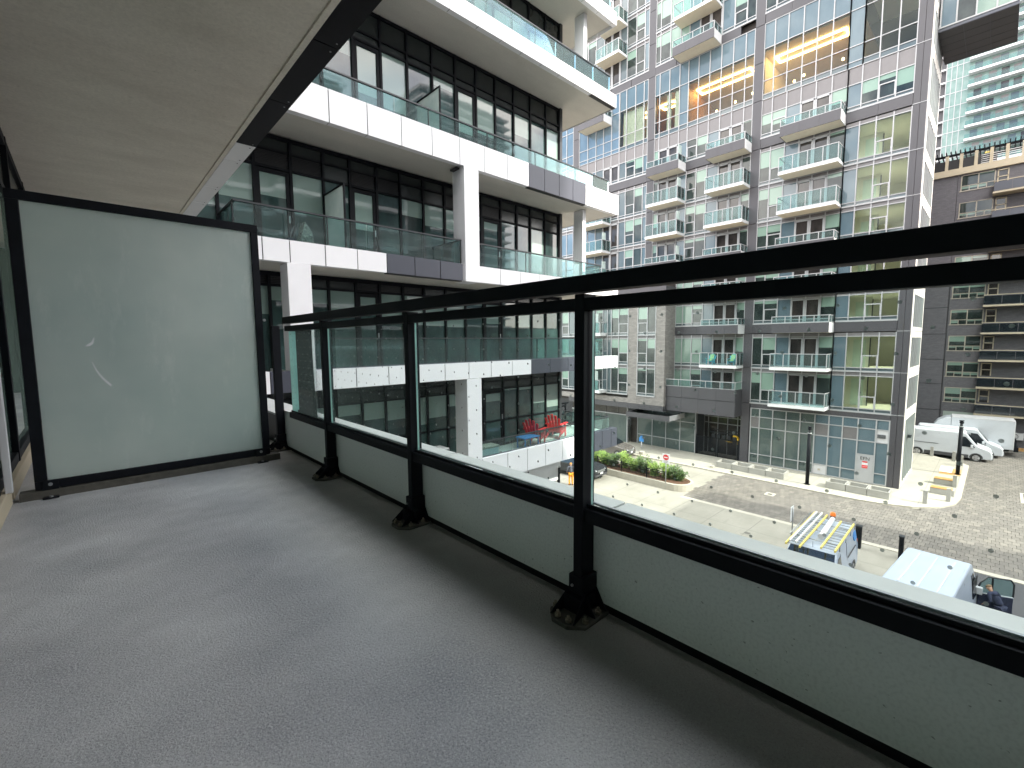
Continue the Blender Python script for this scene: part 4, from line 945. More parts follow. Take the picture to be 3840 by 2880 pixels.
# wall strips
box('brick_wall', db, (XB, 3.95, gz), (XB+.4, 14, zt_), 'darkbrick')
def strip(y0, y1, holes):
    z = gz
    for a, b_ in sorted(holes):
        if a > z: box('brick_wall', db, (XB, y0, z), (XB+.4, y1, a), 'darkbrick')
        z = b_
    if z < zt_: box('brick_wall', db, (XB, y0, z), (XB+.4, y1, zt_), 'darkbrick')
rows_v = [z for z in rows if z-1.5 > -7.2]
strip(wy0, wy1, [(z-1.5, z) for z in rows_v]); box('brick_wall', db, (XB, 3.70, gz), (XB+.4, 3.92, zt_), 'darkbrick')
strip(dy0, dy1, [(z-1.35, z) for z in rows_v]); box('brick_wall', db, (XB, 1.18, gz), (XB+.4, 1.30, zt_), 'darkbrick')
box('brick_wall', db, (XB, -30, gz), (XB+.4, .42, zt_), 'darkbrick')
for z in rows_v:
    f = MB().box((XB-.06, wy0-.05, z-1.58), (XB+.06, wy1+.08, z-1.5), 'tan').box((XB-.02, wy0, z-1.5), (XB+.06, wy0+.08, z), 'tan').box((XB-.02, wy1-.08, z-1.5), (XB+.06, wy1, z), 'tan').box((XB-.02, 2.42, z-1.5), (XB+.06, 2.5, z), 'tan').box((XB-.02, wy0, z-1.08), (XB+.06, wy1, z-1.02), 'tan').box((XB-.02, wy0, z-.06), (XB+.06, wy1, z), 'tan')
    f.box((XB-.02, 1.85, z-1.5), (XB+.05, 1.9, z-1.05), 'tan').box((XB-.02, 3.05, z-1.5), (XB+.05, 3.1, z-1.05), 'tan')
    f = f.build('window_frame', db)
    for a, b_, c_, d_ in ((wy0+.08, 2.42, z-1.02, z-.06), (2.5, wy1-.08, z-1.02, z-.06), (wy0+.08, 1.85, z-1.5, z-1.08), (1.9, 2.42, z-1.5, z-1.08), (2.5, 3.05, z-1.5, z-1.08), (3.1, wy1-.08, z-1.5, z-1.08)):
        box('window_pane', f, (XB+.03, a, c_), (XB+.04, b_, d_), 'pane')
    f = MB().box((XB-.05, dy0, z-1.35), (XB+.06, dy0+.09, z-.1), 'beigetrim').box((XB-.05, dy1-.09, z-1.35), (XB+.06, dy1, z-.1), 'beigetrim').box((XB-.05, dy0, z-.16), (XB+.06, dy1, z-.06), 'beigetrim').box((XB-.05, dy0, z-.78), (XB+.06, dy1, z-.7), 'beigetrim').build('window_frame', db)
    box('window_pane', f, (XB+.03, dy0+.09, z-1.35), (XB+.04, dy1-.09, z-.78), 'panedark'); box('window_pane', f, (XB+.03, dy0+.09, z-.7), (XB+.04, dy1-.09, z-.16), 'panedark')
    zb2 = z-1.5-1.05
    if zb2 > -7.3:
        t = MB().box((XB-1.5, -30, zb2), (XB, 1.38, zb2+.16), 'beigetrim').build('balcony', db)
        MB().box((XB-1.5, -30, zb2+1.08), (XB-1.42, 1.36, zb2+1.14), 'beigetrim').box((XB-1.42, 1.30, zb2+1.08), (XB, 1.36, zb2+1.14), 'beigetrim').build('hand_rail', t)
        for i in range(12): box('balustrade_panel', t, (XB-1.47, 1.34-(i+1)*1.2+.02, zb2+.22), (XB-1.44, 1.34-i*1.2-.02, zb2+1.0), 'carglass' if zb2 < 5 else 'charcoal')
        box('balustrade_panel', t, (XB-1.43, 1.30, zb2+.22), (XB-.02, 1.33, zb2+1.0), 'carglass' if zb2 < 5 else 'charcoal')
for z in (Zs(3.89), Zs(1.31), Zs(-1.2), Zs(-3.64), Zs(-6.25), Zs(6.4)): box('expansion_joint', db, (XB-.01, 3.93, z-.03), (XB+.02, 14, z+.03), 'louver')
box('expansion_joint', db, (XB-.01, 3.84, gz), (XB+.02, 3.90, Zs(7)), 'louver')
box('ground_wall', db, (XB-.02, .45, gz), (XB+.01, 3.66, Zs(-6.3)), 'gravelwall'); box('timber_kerb', db, (XB-.6, -14, gz), (XB-.3, -1.5, gz+.28), 'wood')
bb('parapet', db, (XB-.25, -30, Zs(16.35)), (XB+.5, 14, Zs(16.95)), 'beigetrim', .02)
# roof terrace posts, slats, screens and pergola
y = 5.9
while y > -12: box('terrace_post', db, (XB-.1, y-.12, Zs(16.95)), (XB+.1, y+.12, Zs(18.3)), 'beigetrim'); y -= 1.05
t = MB()
for k_ in range(5): t.box((XB, -12, Zs(17.05)+k_*.19), (XB+.05, 2.4, Zs(17.05)+k_*.19+.05), 'balcwhite')
t.build('terrace_slat', db); box('terrace_screen', db, (XB+.1, 1.3, Zs(17.0)), (XB+.15, 6, Zs(17.9)), 'louver')
t = MB().box((XB+.5, -12, Zs(18.35)), (XB+.65, 7, Zs(18.55)), 'black').box((XB+2.6, -12, Zs(18.35)), (XB+2.75, 7, Zs(18.55)), 'black')
y = 7
while y > -12: t.box((XB+.1, y-.04, Zs(18.55)), (XB+3.2, y+.04, Zs(18.75)), 'black'); y -= .34
t.build('pergola', db)
MB().box((XB+.2, 1.36+.35, Zs(17.1)), (XB+.8, 2.2, Zs(18.1)), 'yellow').build('terrace_parasol', db, .06)
ac = thing('air_conditioner', (65.2, -1.55, -9.2), 'white outdoor air conditioner unit on the brick wall right of the box truck', 'air conditioner')
bb('case', ac, (64.95, -2.1, -8.95), (65.35, -1.15, -8.3), 'palegrey', .02)
ring(MB(), (64.93, -1.5, -8.62), .25, .02, 'darkmetal', 'x').build('fan_grille', ac); MB().tube((64.94, -1.5, -8.62), (64.90, -1.5, -8.62), .05, 'darkmetal').build('fan_hub', ac)

# ================================================================== FAR TOWERS
ft = thing('green_glass_tower', (155, 0, gz), 'distant green glass tower with white balcony slabs rising behind the brick building', 'building')
box('wall', ft, (150, -32, gz), (175, 12.4, 125), 'towerglass'); 
kf2 = 1.25; z = 25.0; n = 0
while z < 120:
    MB().box((148.4, -32, z), (150.0, 8.55, z+.42), 'balcwhite').build('balcony_slab', ft)
    box('floor_edge', ft, (149.93, 8.55, z+.1), (150, 12.4, z+.25), 'mullion')
    if z < 95:
        box('balustrade', ft, (148.45, -32, z+.42), (148.5, 8.5, z+1.4), 'railglass')
        for j in range(6):
            y = 7.8-j*1.9-random.uniform(0, .9); box('window', ft, (149.9, y-1.2, z+.45), (149.98, y, z+2.5), 'panedark' if random.random() < .25 else ('greyspandrel' if random.random() < .5 else 'pinkgrey'))
    box('side_balcony', ft, (150.2, 12.4, z), (153.5, 14.2, z+.35), 'palegrey')
    z += 2.9; n += 1
for y in (9.6, 10.6, 11.5, 12.35): box('mullion', ft, (149.92, y-.06, gz), (149.99, y+.06, 125), 'mullion')
box('wall', ft, (151, 12.42, gz), (170, 14.0, 125), 'graymetal')
def tower(name, label, x0, x1, y0, y1, z1, wob, glass='wingglass'):
    t = thing(name, ((x0+x1)/2, (y0+y1)/2, gz), label, 'building')
    box('wall', t, (x0, y0, gz), (x1, y1, z1), glass)
    z = gz+4; k_ = 0
    while z < z1:
        e = 1.5+wob*math.sin(k_*.55)
        box('balcony_slab', t, (x0-.6, y0-1, z), (x1+.6, y1+e, z+.55), 'white'); z += 2.95; k_ += 1
    x = x0+2
    while x < x1: box('mullion', t, (x, y1-.02, gz), (x+.15, y1+.06, z1), 'darkmetal'); x += 2.4
    return t
tower('tall_shade_tower', 'tall tower with wavy white balcony bands, added out of view to shade the courtyard, reflected in the wing windows', -26, 19, -62, -42, 54.5, .9)  # unseen tower, placed and sized to cast the shadow on wing and courtyard
tower('low_shade_tower', 'mid height banded tower added out of view to shade the parking area and paving, also reflected', 19.6, 38, -62, -40, 32.5, .3)  # lower unseen tower, added so its shadow covers the vans and near paving
tower('slim_glass_tower', 'slim glass tower south of the courtyard, seen only in reflections', 46, 54, -120, -100, 70, 0, 'skyglass')

tower('banded_high_rise', 'distant high rise with curved white bands, seen only reflected in the wing windows', 78, 112, -112, -98, 78, 1.6, 'skyglass')
lo = thing('horizon_blocker_row', (70, -66, gz), 'long low brick row added out of view to block the bright horizon in window reflections', 'building')  # unseen row, put in to keep the bright horizon out of the wing glass
box('wall', lo, (40, -75, gz), (140, -62, 4.5), 'darkbrick')
for i in range(20):
    for z in (-8.5, -5.2, -1.9, 1.4): box('window', lo, (42+i*4.6, -62.02, z), (44.4+i*4.6, -61.95, z+1.7), 'pane')
lo = thing('stone_office_block', (-34, -70, gz), 'stone office block beyond the parking area, seen only in reflections', 'building')
box('wall', lo, (-90, -90, gz), (-28, -70, 24), 'sunlitwall')
# ================================================================== STREET FURNITURE
def lamp(x, y, lab):
    t = thing('light_column', (x, y, gz), lab, 'lamp post', 'black cylindrical light columns')
    MB().tube((x, y, gz+.1), (x, y, -6.05), .125, 'black', 16).build('column', t); MB().tube((x, y, gz+.1), (x, y, gz+.14), .22, 'black', 16).build('base_plate', t)
    MB().tube((x, y, -6.05), (x, y, -5.98), .15, 'steel', 16).tube((x, y, -5.98), (x, y, -5.76), .09, 'darkmetal', 16).tube((x, y, -5.76), (x, y, -5.64), .135, 'black', 16).tube((x, y, -5.64), (x, y, -5.58), .09, 'black', 16).tube((x, y, -5.58), (x, y, -5.53), .15, 'black', 16).build('lamp_head', t)
lamp(38.62, 9.19, 'black cylindrical light column between the two rows of concrete planters'); lamp(49.75, 1.66, 'black cylindrical light column in front of the white panel van')
def planter_row(y0, y1, n, x0, x1, h, labs, grp):
    w = (y1-y0)/n
    for i in range(n):
        a, b_ = y0+i*w+.015, y0+(i+1)*w-.015
        t = thing('concrete_planter', ((x0+x1)/2, (a+b_)/2, gz+.12), labs[i], 'planter', grp)
        z0, z1 = gz+.12, gz+.12+h
        MB().box((x0, a, z0), (x0+.08, b_, z1), 'concrete').box((x1-.08, a, z0), (x1, b_, z1), 'concrete').box((x0+.08, a, z0), (x1-.08, a+.08, z1), 'concrete').box((x0+.08, b_-.08, z0), (x1-.08, b_, z1), 'concrete').build('planter_wall', t, .01)
        box('planter_bottom', t, (x0+.08, a+.08, z0), (x1-.08, b_-.08, z0+.08), 'concrete')
planter_row(10.72, 15.9, 4, 38.55, 39.75, .48, ['empty concrete planter at the lamp post end of the row of four', 'empty concrete planter second from the lamp post in the row of four', 'empty concrete planter third from the lamp post in the row of four', 'empty concrete planter at the gate end of the row of four'], 'row of four concrete planters')
planter_row(4.42, 8.05, 3, 38.6, 39.75, .50, ['empty concrete planter nearest the building corner, right of the grey door', 'middle empty concrete planter in front of the grey door', 'empty concrete planter beside the light column, left of the door'], 'row of three concrete planters')
def bench(x, y0, y1, lab):
    t = thing('street_bench', (x, (y0+y1)/2, gz+.12), lab, 'bench', 'timber topped concrete benches')
    bb('concrete_base', t, (x-.28, y0, gz+.12), (x+.28, y1, gz+.52), 'concrete', .01)
    for i in range(5): box('slat', t, (x-.3+i*.125, y0+.1, gz+.525), (x-.2+i*.125, y1-.02, gz+.575), 'wood')
bench(42.75, 1.50, 2.72, 'timber topped concrete bench nearer the kerb corner'); bench(45.7, 1.52, 2.75, 'timber topped concrete bench beside the black light column')
def bollard(x, y, lab):
    t = thing('concrete_bollard', (x, y, gz+.12), lab, 'bollard', 'square concrete bollards on the corner sidewalk')
    bb('shaft', t, (x-.11, y-.11, gz+.12), (x+.11, y+.11, gz+1.0), 'concrete', .01)
for x, y, lab in ((39.45, 2.72, 'square concrete bollard nearest the kerb bend at the sidewalk corner'), (41.0, 1.70, 'square concrete bollard in front of the nearer bench'), (45.3, 1.62, 'square concrete bollard at the end of the farther bench'), (53.4, 1.62, 'square concrete bollard under the front wheel of the panel van view'), (55.0, 2.15, 'square concrete bollard beside the van front wheel'), (56.0, 3.65, 'square concrete bollard beside the van rear half')): bollard(x, y, lab)
mat_ = MB().box((49.2, 1.5, gz+.126), (50.0, 2.7, gz+.14), 'wood').box((50.0, 1.5, gz+.126), (51.6, 2.0, gz+.14), 'wood').build('timber_deck', None, label='brown timber mat on the sidewalk around the light column'); mat_['category'] = 'mat'
mat_ = MB().box((50.02, 2.02, gz+.126), (52.2, 2.75, gz+.15), 'signwhite').build('white_board', None, label='flat white board lying on the sidewalk by the timber mat'); mat_['category'] = 'board'
for y0, y1, lab, x in ((4.30, 4.54, 'black service pillar beside the rear of the ladder van', 28.83), (2.62, 2.80, 'thin black service pillar between the two white vans', 28.8)):
    t = thing('service_pillar', (x, y0, gz), lab, 'pillar', 'black service pillars at the parking kerb')
    bb('shaft', t, (x-.13, y0, gz), (x+.13, y1, -8.86), 'black', .01); bb('cap', t, (x-.15, y0-.02, -8.86), (x+.15, y1+.02, -8.8), 'darkmetal', .005)
t = thing('road_sign', (27.6, 7.15, gz), 'white edge on traffic sign on a steel pole left of the ladder van', 'sign')
MB().tube((27.6, 7.15, gz), (27.6, 7.15, -8.15), .035, 'steel').build('pole', t); bb('sign_plate', t, (27.38, 7.19, -9.0), (27.82, 7.21, -8.2), 'signwhite', .003)
# grates and covers
def cover(x0, x1, y0, y1, lab, mat='darkmetal', name='drain_grate', rim='kerb', z=gz):
    t = thing(name, (x0, y0, z), lab, 'drain'); box('frame', t, (x0-.15, y0-.15, z-.02), (x1+.15, y1+.15, z+.008), rim)
    for i in range(5): w = (x1-x0)/5; box('bar', t, (x0+i*w+.01, y0, z+.006), (x0+(i+1)*w-.03, y1, z+.014), mat)
cover(34.45, 34.85, 10.3, 10.6, 'small catch basin set in pale concrete among the pavers'); cover(26.45, 26.75, 8.95, 9.25, 'dark square drain grate in the concrete apron', rim='road')
cover(44.6, 47.2, -2.6, -1.75, 'large rectangular tree pit cover in the pavers at the right', mat='asphalt', name='pit_cover')
# island planter with fence and shrubs
isl = thing('island_planter', (31, 18, gz), 'raised concrete island bed with mulch and rounded end in the driveway', 'planter')
def isle(o, z0, z1, mat, name, x0=30.35, x1=32.6, ye=14.65):
    pts = []; r = (x1-x0)/2-o; cx = (x0+x1)/2; cy = ye+(x1-x0)/2
    pts.append((x0+o, 30-o*0, z0))
    for i in range(13):
        a = math.pi+math.pi*i/12; pts.append((cx+r*math.cos(a), cy+r*math.sin(a), z0))
    pts.append((x1-o, 30, z0))
    return MB().prism(pts, (0, 0, z1-z0), mat).build(name, isl, .01)
isle(0, gz-.02, gz+.50, 'kerb', 'concrete_kerb'); isle(.2, gz+.50, gz+.515, 'soil', 'mulch')
fen = thing('iron_fence', (30.52, 20, gz+.5), 'black iron picket fence along the island planter', 'fence')
for y in (16.2, 17.75, 20.0, 22.3, 24.6, 27): box('post', fen, (30.49, y-.03, gz+.50), (30.55, y+.03, -8.62), 'black')
for z in (-8.78, -8.92, -9.38): box('rail', fen, (30.50, 16.2, z), (30.54, 27, z+.035), 'black')
y = 16.32
while y < 27: box('picket', fen, (30.508, y-.012, -9.44), (30.532, y+.012, -8.74), 'black'); y += .115
def shrub(name, x, y, r, h, n, lab, grp, mat='leaf', up_=.6):
    t = thing(name, (x, y, gz+.5), lab, 'shrub', grp)
    st = MB(); tips = []
    for i in range(9):
        a = random.uniform(0, 6.28); q = (x+math.cos(a)*r*random.uniform(.3, .9), y+math.sin(a)*r*random.uniform(.3, .9), gz+.5+h*random.uniform(.6, 1.0)); st.tube((x, y, gz+.5), q, .014, 'wood', 5, .005); tips.append(Vector(q))
    st.build('stem', t)
    vs = []; fs = []
    for i in range(n):
        tp = random.choice(tips); k_ = random.random()**.6; p = Vector((x, y, gz+.5)).lerp(tp, k_)+Vector([random.gauss(0, r*.17) for _ in range(3)])
        p.z = max(p.z, gz+.55); p.x = max(p.x, 30.66)
        d = Vector([random.uniform(-1, 1) for _ in range(3)]).normalized(); e = d.orthogonal().normalized(); s = random.uniform(.05, .10)
        b0 = len(vs); vs += [p-d*s, p+e*s*.45, p+d*s, p-e*s*.45]; fs.append((b0, b0+1, b0+2, b0+3))
    me = bpy.data.meshes.new('foliage'); me.from_pydata([v-WL[t.name] for v in vs], [], fs); me.materials.append(M[mat]); o = bpy.data.objects.new('foliage', me); link(o, t)
yy = 15.75; i = 0; places = ['at the rounded end of the island', 'just behind the no entry sign', 'third from the rounded end', 'in the middle stretch of the fence', 'fifth from the rounded end', 'sixth from the rounded end', 'behind the dark parked car', 'next to the dark car bonnet', 'at the far end of the fence']
while i < 9:
    shrub('flowering_shrub', 31.45+random.uniform(-.1, .3), yy, .72, 1.0+random.uniform(-.15, .25), 1500, 'leafy green shrub '+places[i], 'shrubs in the island planter', 'leaf' if i % 3 else 'leafdark'); yy += .95+random.uniform(-.1, .1); i += 1
sg = thing('no_entry_sign', (30.38, 16.12, gz), 'red and white no entry sign on a steel pole at the end of the island', 'sign')
MB().tube((30.38, 16.12, gz), (30.38, 16.12, -7.38), .032, 'steel').build('pole', sg)
bb('sign_plate', sg, (30.33, 15.84, -8.03), (30.345, 16.39, -7.34), 'signwhite', .003)
MB().tube((30.328, 16.115, -7.60), (30.322, 16.115, -7.60), .215, 'signred', 28).build('red_disc', sg); box('white_bar', sg, (30.316, 15.97, -7.635), (30.321, 16.26, -7.565), 'signwhite')
text('sign_lettering', sg, 'DO NOT', (30.325, 16.115, -7.88), .085, 'printblack', rotx, .002); text('sign_lettering', sg, 'ENTER', (30.325, 16.115, -7.97), .085, 'printblack', rotx, .002)
hy = thing('standpipe', (39.9, 23.85, gz), 'blue topped parking marker post on the sidewalk by the lobby', 'post')
MB().tube((39.9, 23.85, gz+.12), (39.9, 23.85, gz+.85), .05, 'palegrey').build('pole', hy); MB().box((39.86, 23.6, gz+.85), (39.9, 24.1, gz+1.25), 'blue').tube((39.9, 23.85, gz+1.2), (39.9, 23.85, gz+1.42), .12, 'blue').build('blue_head', hy, .01)
cb = MB().box((37.75, 22.4, gz+.05), (38.15, 22.85, gz+.4), 'kerb').build('concrete_block', None, .03, label='small pale concrete block by the kerb near the parked SUV'); cb['category'] = 'block'
cb = MB().box((37.95, 15.9, gz+.05), (38.25, 16.2, gz+.3), 'kerb').build('concrete_block', None, .03, label='small pale concrete block between the gates and the planters'); cb['category'] = 'block'

# ================================================================== VEHICLES
def loft(profile, w, inset, name, parent, mat, z_in=1.1, bev=.05):
    """side outline (u along the body, z up) turned into a closed body, narrowing above z_in"""
    zmax = max(p[1] for p in profile)
    def hw(z): return w/2 if z < z_in else w/2-inset*((z-z_in)/(zmax-z_in))
    b = MB(); i_ = b.mi(mat); A = [b.bm.verts.new((u, -hw(z), z)) for u, z in profile]; B = [b.bm.verts.new((u, hw(z), z)) for u, z in profile]; n = len(profile)
    b.bm.faces.new(A); b.bm.faces.new(B[::-1])
    for k_ in range(n): b.bm.faces.new((A[k_], B[k_], B[(k_+1) % n], A[(k_+1) % n]))
    return b.build(name, parent, bev)
def wheel(t, u, v, r=.36, w=.22):
    s = 1 if v > 0 else -1
    q = MB().tube((u, v-s*w, r), (u, v, r), r, 'rubber', 24).build('wheel', t, .02)
    MB().tube((u, v, r), (u, v+s*.012, r), r*.66, 'rim', 20).build('rim', q)
    h = MB().tube((u, v+s*.012, r), (u, v+s*.03, r), r*.16, 'rim', 10)
    for k_ in range(8):
        a = k_*math.pi/4; h.tube((u+math.cos(a)*r*.2, v+s*.018, r+math.sin(a)*r*.2), (u+math.cos(a)*r*.6, v+s*.018, r+math.sin(a)*r*.6), .02, 'plastic' if k_ % 2 else 'rim', 5)
    h.build('hub_cap', q)
def sidepoly(t, name, pts, w, inset, zmax, mat, z_in=1.1, off=.012, side=(-1, 1)):
    for s in side:
        P = []
        for u, z in pts:
            hw = w/2 if z < z_in else w/2-inset*((z-z_in)/(zmax-z_in)); P.append((u, s*(hw+off), z))
        MB().prism(P, (0, -s*.03, 0), mat).build(name, t)
def van(name, label, group, L=5.95, w=2.06, H=2.35, open_door=False, rack=False, old=False, paint='carwhite'):
    """front towards +x, ground at z=0"""
    t = thing(name, (0, 0, 0), label, 'van', group, world=False)
    x1 = L/2; x0 = -L/2; ins = .16
    prof = [(x0, .42), (x0+.02, 1.2), (x0+.10, H-.12), (x0+.22, H), (x1-1.95, H), (x1-1.72, H-.06), (x1-1.05, 1.50), (x1-.88, 1.36), (x1-.30, 1.13), (x1-.10, .98), (x1-.02, .70), (x1, .40), (x1-.05, .28), (x1-1.2, .26), (x0+.9, .26), (x0+.06, .30)]
    loft(prof, w, ins, 'body', t, paint, 1.15, .07)
    # windscreen
    MB().prism([(x1-1.70, -.80, H-.13), (x1-1.70, .80, H-.13), (x1-1.00, .90, 1.50), (x1-1.00, -.90, 1.50)], (.02, 0, .028), 'carglass').build('windscreen', t)
    sidepoly(t, 'side_window', [(x1-2.18, 1.28), (x1-1.12, 1.24), (x1-1.25, 1.50), (x1-1.76, H-.36), (x1-2.18, H-.36)], w, ins, H, 'carglass', 1.15)
    if not old: sidepoly(t, 'lower_trim', [(x0+1.55, .28), (x1-1.5, .28), (x1-1.5, .58), (x0+1.55, .58)], w, ins, H, 'plastic')
    sidepoly(t, 'door_seam', [(x1-2.26, .5), (x1-2.245, .5), (x1-2.245, H-.3), (x1-2.26, H-.3)], w, ins, H, 'plastic', 1.15, .004)
    sidepoly(t, 'door_seam', [(x1-3.5, .5), (x1-3.485, .5), (x1-3.485, H-.2), (x1-3.5, H-.2)], w, ins, H, 'plastic', 1.15, .004)
    sidepoly(t, 'slide_rail', [(x0+.5, 1.28), (x1-3.5, 1.28), (x1-3.5, 1.31), (x0+.5, 1.31)], w, ins, H, 'plastic', 1.15, .006)
    sidepoly(t, 'door_handle', [(x1-2.2, 1.05), (x1-2.0, 1.05), (x1-2.0, 1.09), (x1-2.2, 1.09)], w, ins, H, 'plastic')
    MB().box((x1-.10, -.97, .30), (x1+.05, .97, .62), 'plastic').build('bumper', t, .05)
    MB().box((x1-.06, -.52, .66), (x1+.012, .52, .86), 'black').build('grille', t, .01)
    for s in (-1, 1):
        MB().prism([(x1-.42, s*.99, .92), (x1-.06, s*.80, .80), (x1-.02, s*.62, .86), (x1-.10, s*.70, 1.0), (x1-.36, s*.93, 1.12)], (.015, s*.02, .02), 'headlamp').build('headlight', t)
        MB().box((x1-1.42, s*1.05-.06, 1.22), (x1-1.25, s*1.22+s*.0, 1.50) if s > 0 else (x1-1.25, s*1.05+.06, 1.50), 'carwhite').build('wing_mirror', t, .03) if s > 0 else MB().box((x1-1.42, -1.22, 1.22), (x1-1.25, -.99, 1.50), 'carwhite').build('wing_mirror', t, .03)
        MB().box((x0-.015, s*.90-.06, .95), (x0+.03, s*.90+.06, 1.45), 'redlens').build('tail_light', t, .01)
        for u in (x0+1.05, x1-1.02):
            wheel(t, u, s*(w/2+.005))
            q = MB(); 
            for k_ in range(10):
                a0, a1 = math.pi*k_/10, math.pi*(k_+1)/10
                P = [(u+math.cos(a)*rr, s*(w/2+.004), .34+math.sin(a)*rr) for a, rr in ((a0, .36), (a1, .36), (a1, .44), (a0, .44))]
                q.prism(P, (0, s*.02, 0), 'plastic')
            q.build('wheel_arch', t)
    MB().box((x0-.012, -.75, 1.35), (x0+.1, -.06, 1.95), 'carglass').box((x0-.012, .06, 1.35), (x0+.1, .75, 1.95), 'carglass').build('rear_window', t)
    MB().box((x1+.03, -.16, .38), (x1+.06, .16, .48), 'signwhite').build('number_plate', t)
    for i in range(3): MB().box((x0+.4, -.55+i*.5, H-.005), (x1-2.2, -.50+i*.5, H+.012), 'carwhite').build('roof_rib', t, .004)
    return t
gv = 'white vans parked around the courtyard'
vc = van('panel_van', 'white panel van with silver wheels parked behind the corner bollards', gv, 5.98, 2.06, 2.5)
vc.location = (57.7, 2.85, gz-.03); vc.rotation_euler = (0, 0, R(-87))
v2 = copy_tree(vc); v2['label'] = 'second white van whose bonnet shows between the panel van and the box truck'; v2.location = (60.3, 2.2, gz-.03)
vb = van('panel_van', 'white van with its door swung open and a person leaning in', gv, 5.9, 2.16, 2.5, paint='vanblue')
vb.location = (22.6, 1.22, gz); vb.rotation_euler = (0, 0, R(-5))
va = van('ladder_van', 'white van carrying yellow ladders, a white tube and an orange beacon on its roof', gv, 5.7, 2.0, 2.12, old=True, paint='vanblue')
va.location = (23.3, 4.95, gz); va.rotation_euler = (0, 0, R(181))
# roof rack, ladders, tube on the ladder van (local coords, front +x)
Hh = 2.12
q = MB()
for u in (-2.3, -1.3, -.3, .9): q.tube((u, -.92, Hh+.16), (u, .92, Hh+.16), .022, 'steel'); [q.tube((u, s*.90, Hh-.08), (u, s*.90, Hh+.16), .02, 'steel') for s in (-1, 1)]
for s in (-1, 1): q.tube((-2.4, s*.92, Hh+.2), (1.0, s*.92, Hh+.2), .022, 'steel')
q.build('roof_rack', va)
def ladder(lab, v0, v1, u0, u1, z, n, col='yellow'):
    t = thing('ladder', (0, 0, 0), lab, 'ladder', 'yellow ladders on the van roof', world=False)
    for v in (v0, v1): MB().box((u0, v-.03, z), (u1, v+.03, z+.09), col).build('side_rail', t, .004)
    for i in range(n): u = u0+.15+(u1-u0-.3)*i/(n-1); MB().tube((u, v0, z+.045), (u, v1, z+.045), .016, 'steel', 8).build('rung', t)
    t.location = va.location; t.rotation_euler = va.rotation_euler; return t
ladder('long yellow extension ladder along the left side of the van roof', -.72, -.22, -2.45, 2.35, Hh+.20, 17)
ladder('inner white section of the extension ladder', -.62, -.40, -2.3, 2.2, Hh+.30, 17, 'balcwhite')
ladder('shorter yellow ladder along the near side of the van roof', .42, .90, -2.0, 1.85, Hh+.20, 12)
pt = thing('pipe_tube', (0, 0, 0), 'white capped tube strapped between the ladders on the van roof', 'tube', world=False); pt.location = va.location; pt.rotation_euler = va.rotation_euler
MB().tube((-2.05, .08, Hh+.27), (.55, .16, Hh+.27), .10, 'pvc', 16).build('tube', pt); MB().tube((.50, .158, Hh+.27), (.64, .163, Hh+.27), .118, 'palegrey', 16).build('end_cap', pt)
be = thing('warning_beacon', (0, 0, 0), 'orange beacon at the rear of the ladder van roof', 'beacon', world=False); be.location = va.location; be.rotation_euler = va.rotation_euler
MB().tube((-2.38, .02, Hh+.18), (-2.38, .02, Hh+.32), .10, 'black', 14).build('base', be); MB().tube((-2.38, .02, Hh+.32), (-2.38, .02, Hh+.48), .13, 'orange', 16, .09).build('dome', be, .02)
MB().box((-2.3, -.1, 1.75), (-1.9, -.99, 1.75), 'blue') if False else None
sidepoly(va, 'blue_decal', [(-2.62, 1.55), (-2.15, 1.55), (-2.05, 1.75), (-2.2, 1.92), (-2.6, 1.92)], 2.0, .16, Hh, 'blue', 1.15, .014)
MB().box((2.84, -.3, .2), (2.85, .3, .3), 'black').build('lower_grille', va)
for u in (1.15, ): MB().tube((u, 0, Hh-.1), (u+.05, 0, Hh+.18), .008, 'black').build('antenna', va)
# open passenger door on van B, hinged near the windscreen, swung out towards -y
M4 = vb
q = MB(); m = Matrix.Translation((1.78, -1.03, 0)) @ Matrix.Rotation(R(-62), 4, 'Z')
def dm(a, b_, mat): q.box(a, b_, mat, m)
dm((-.04, 0, .42), (.03, -0.0, .42), 'carwhite') if False else None
q.box((0, -.035, .45), (1.05, .035, 1.22), 'carwhite', m)
q.build('open_door', vb, .02, label='door swung open with dark inner trim')
q = MB().box((.02, -.075, .50), (1.03, -.036, 1.20), 'navy', m); q.build('door_trim', vb, .02)
q = MB()
for a, b_ in (((0, 0, 1.22), (.12, 0, 1.62)), ((.12, 0, 1.62), (.32, 0, 1.86)), ((.32, 0, 1.86), (.95, 0, 1.86)), ((.95, 0, 1.86), (1.05, 0, 1.70)), ((1.05, 0, 1.70), (1.05, 0, 1.22)), ((.45, 0, 1.22), (.45, 0, 1.86))): q.tube(m @ Vector(a), m @ Vector(b_), .028, 'black' if a[0] == .45 else 'cardark', 6)
q.build('door_window_frame', vb)
q = MB(); q.prism([m @ Vector(p) for p in ((.02, -.006, 1.22), (1.04, -.006, 1.22), (1.04, -.006, 1.70), (.94, -.006, 1.84), (.32, -.006, 1.84), (.13, -.006, 1.62))], m.to_3x3() @ Vector((0, .012, 0)), 'railglass'); q.build('door_window', vb)
q = MB().box((-.2, -.9, .6), (.3, -.3, 1.0), 'navy').box((-.35, -.9, .9), (-.2, -.3, 1.6), 'navy'); q = None
# dark opening behind the open door and a headrest
MB().box((.75, -1.045, .55), (1.75, -1.02, 1.9), 'louver').build('door_opening', vb)
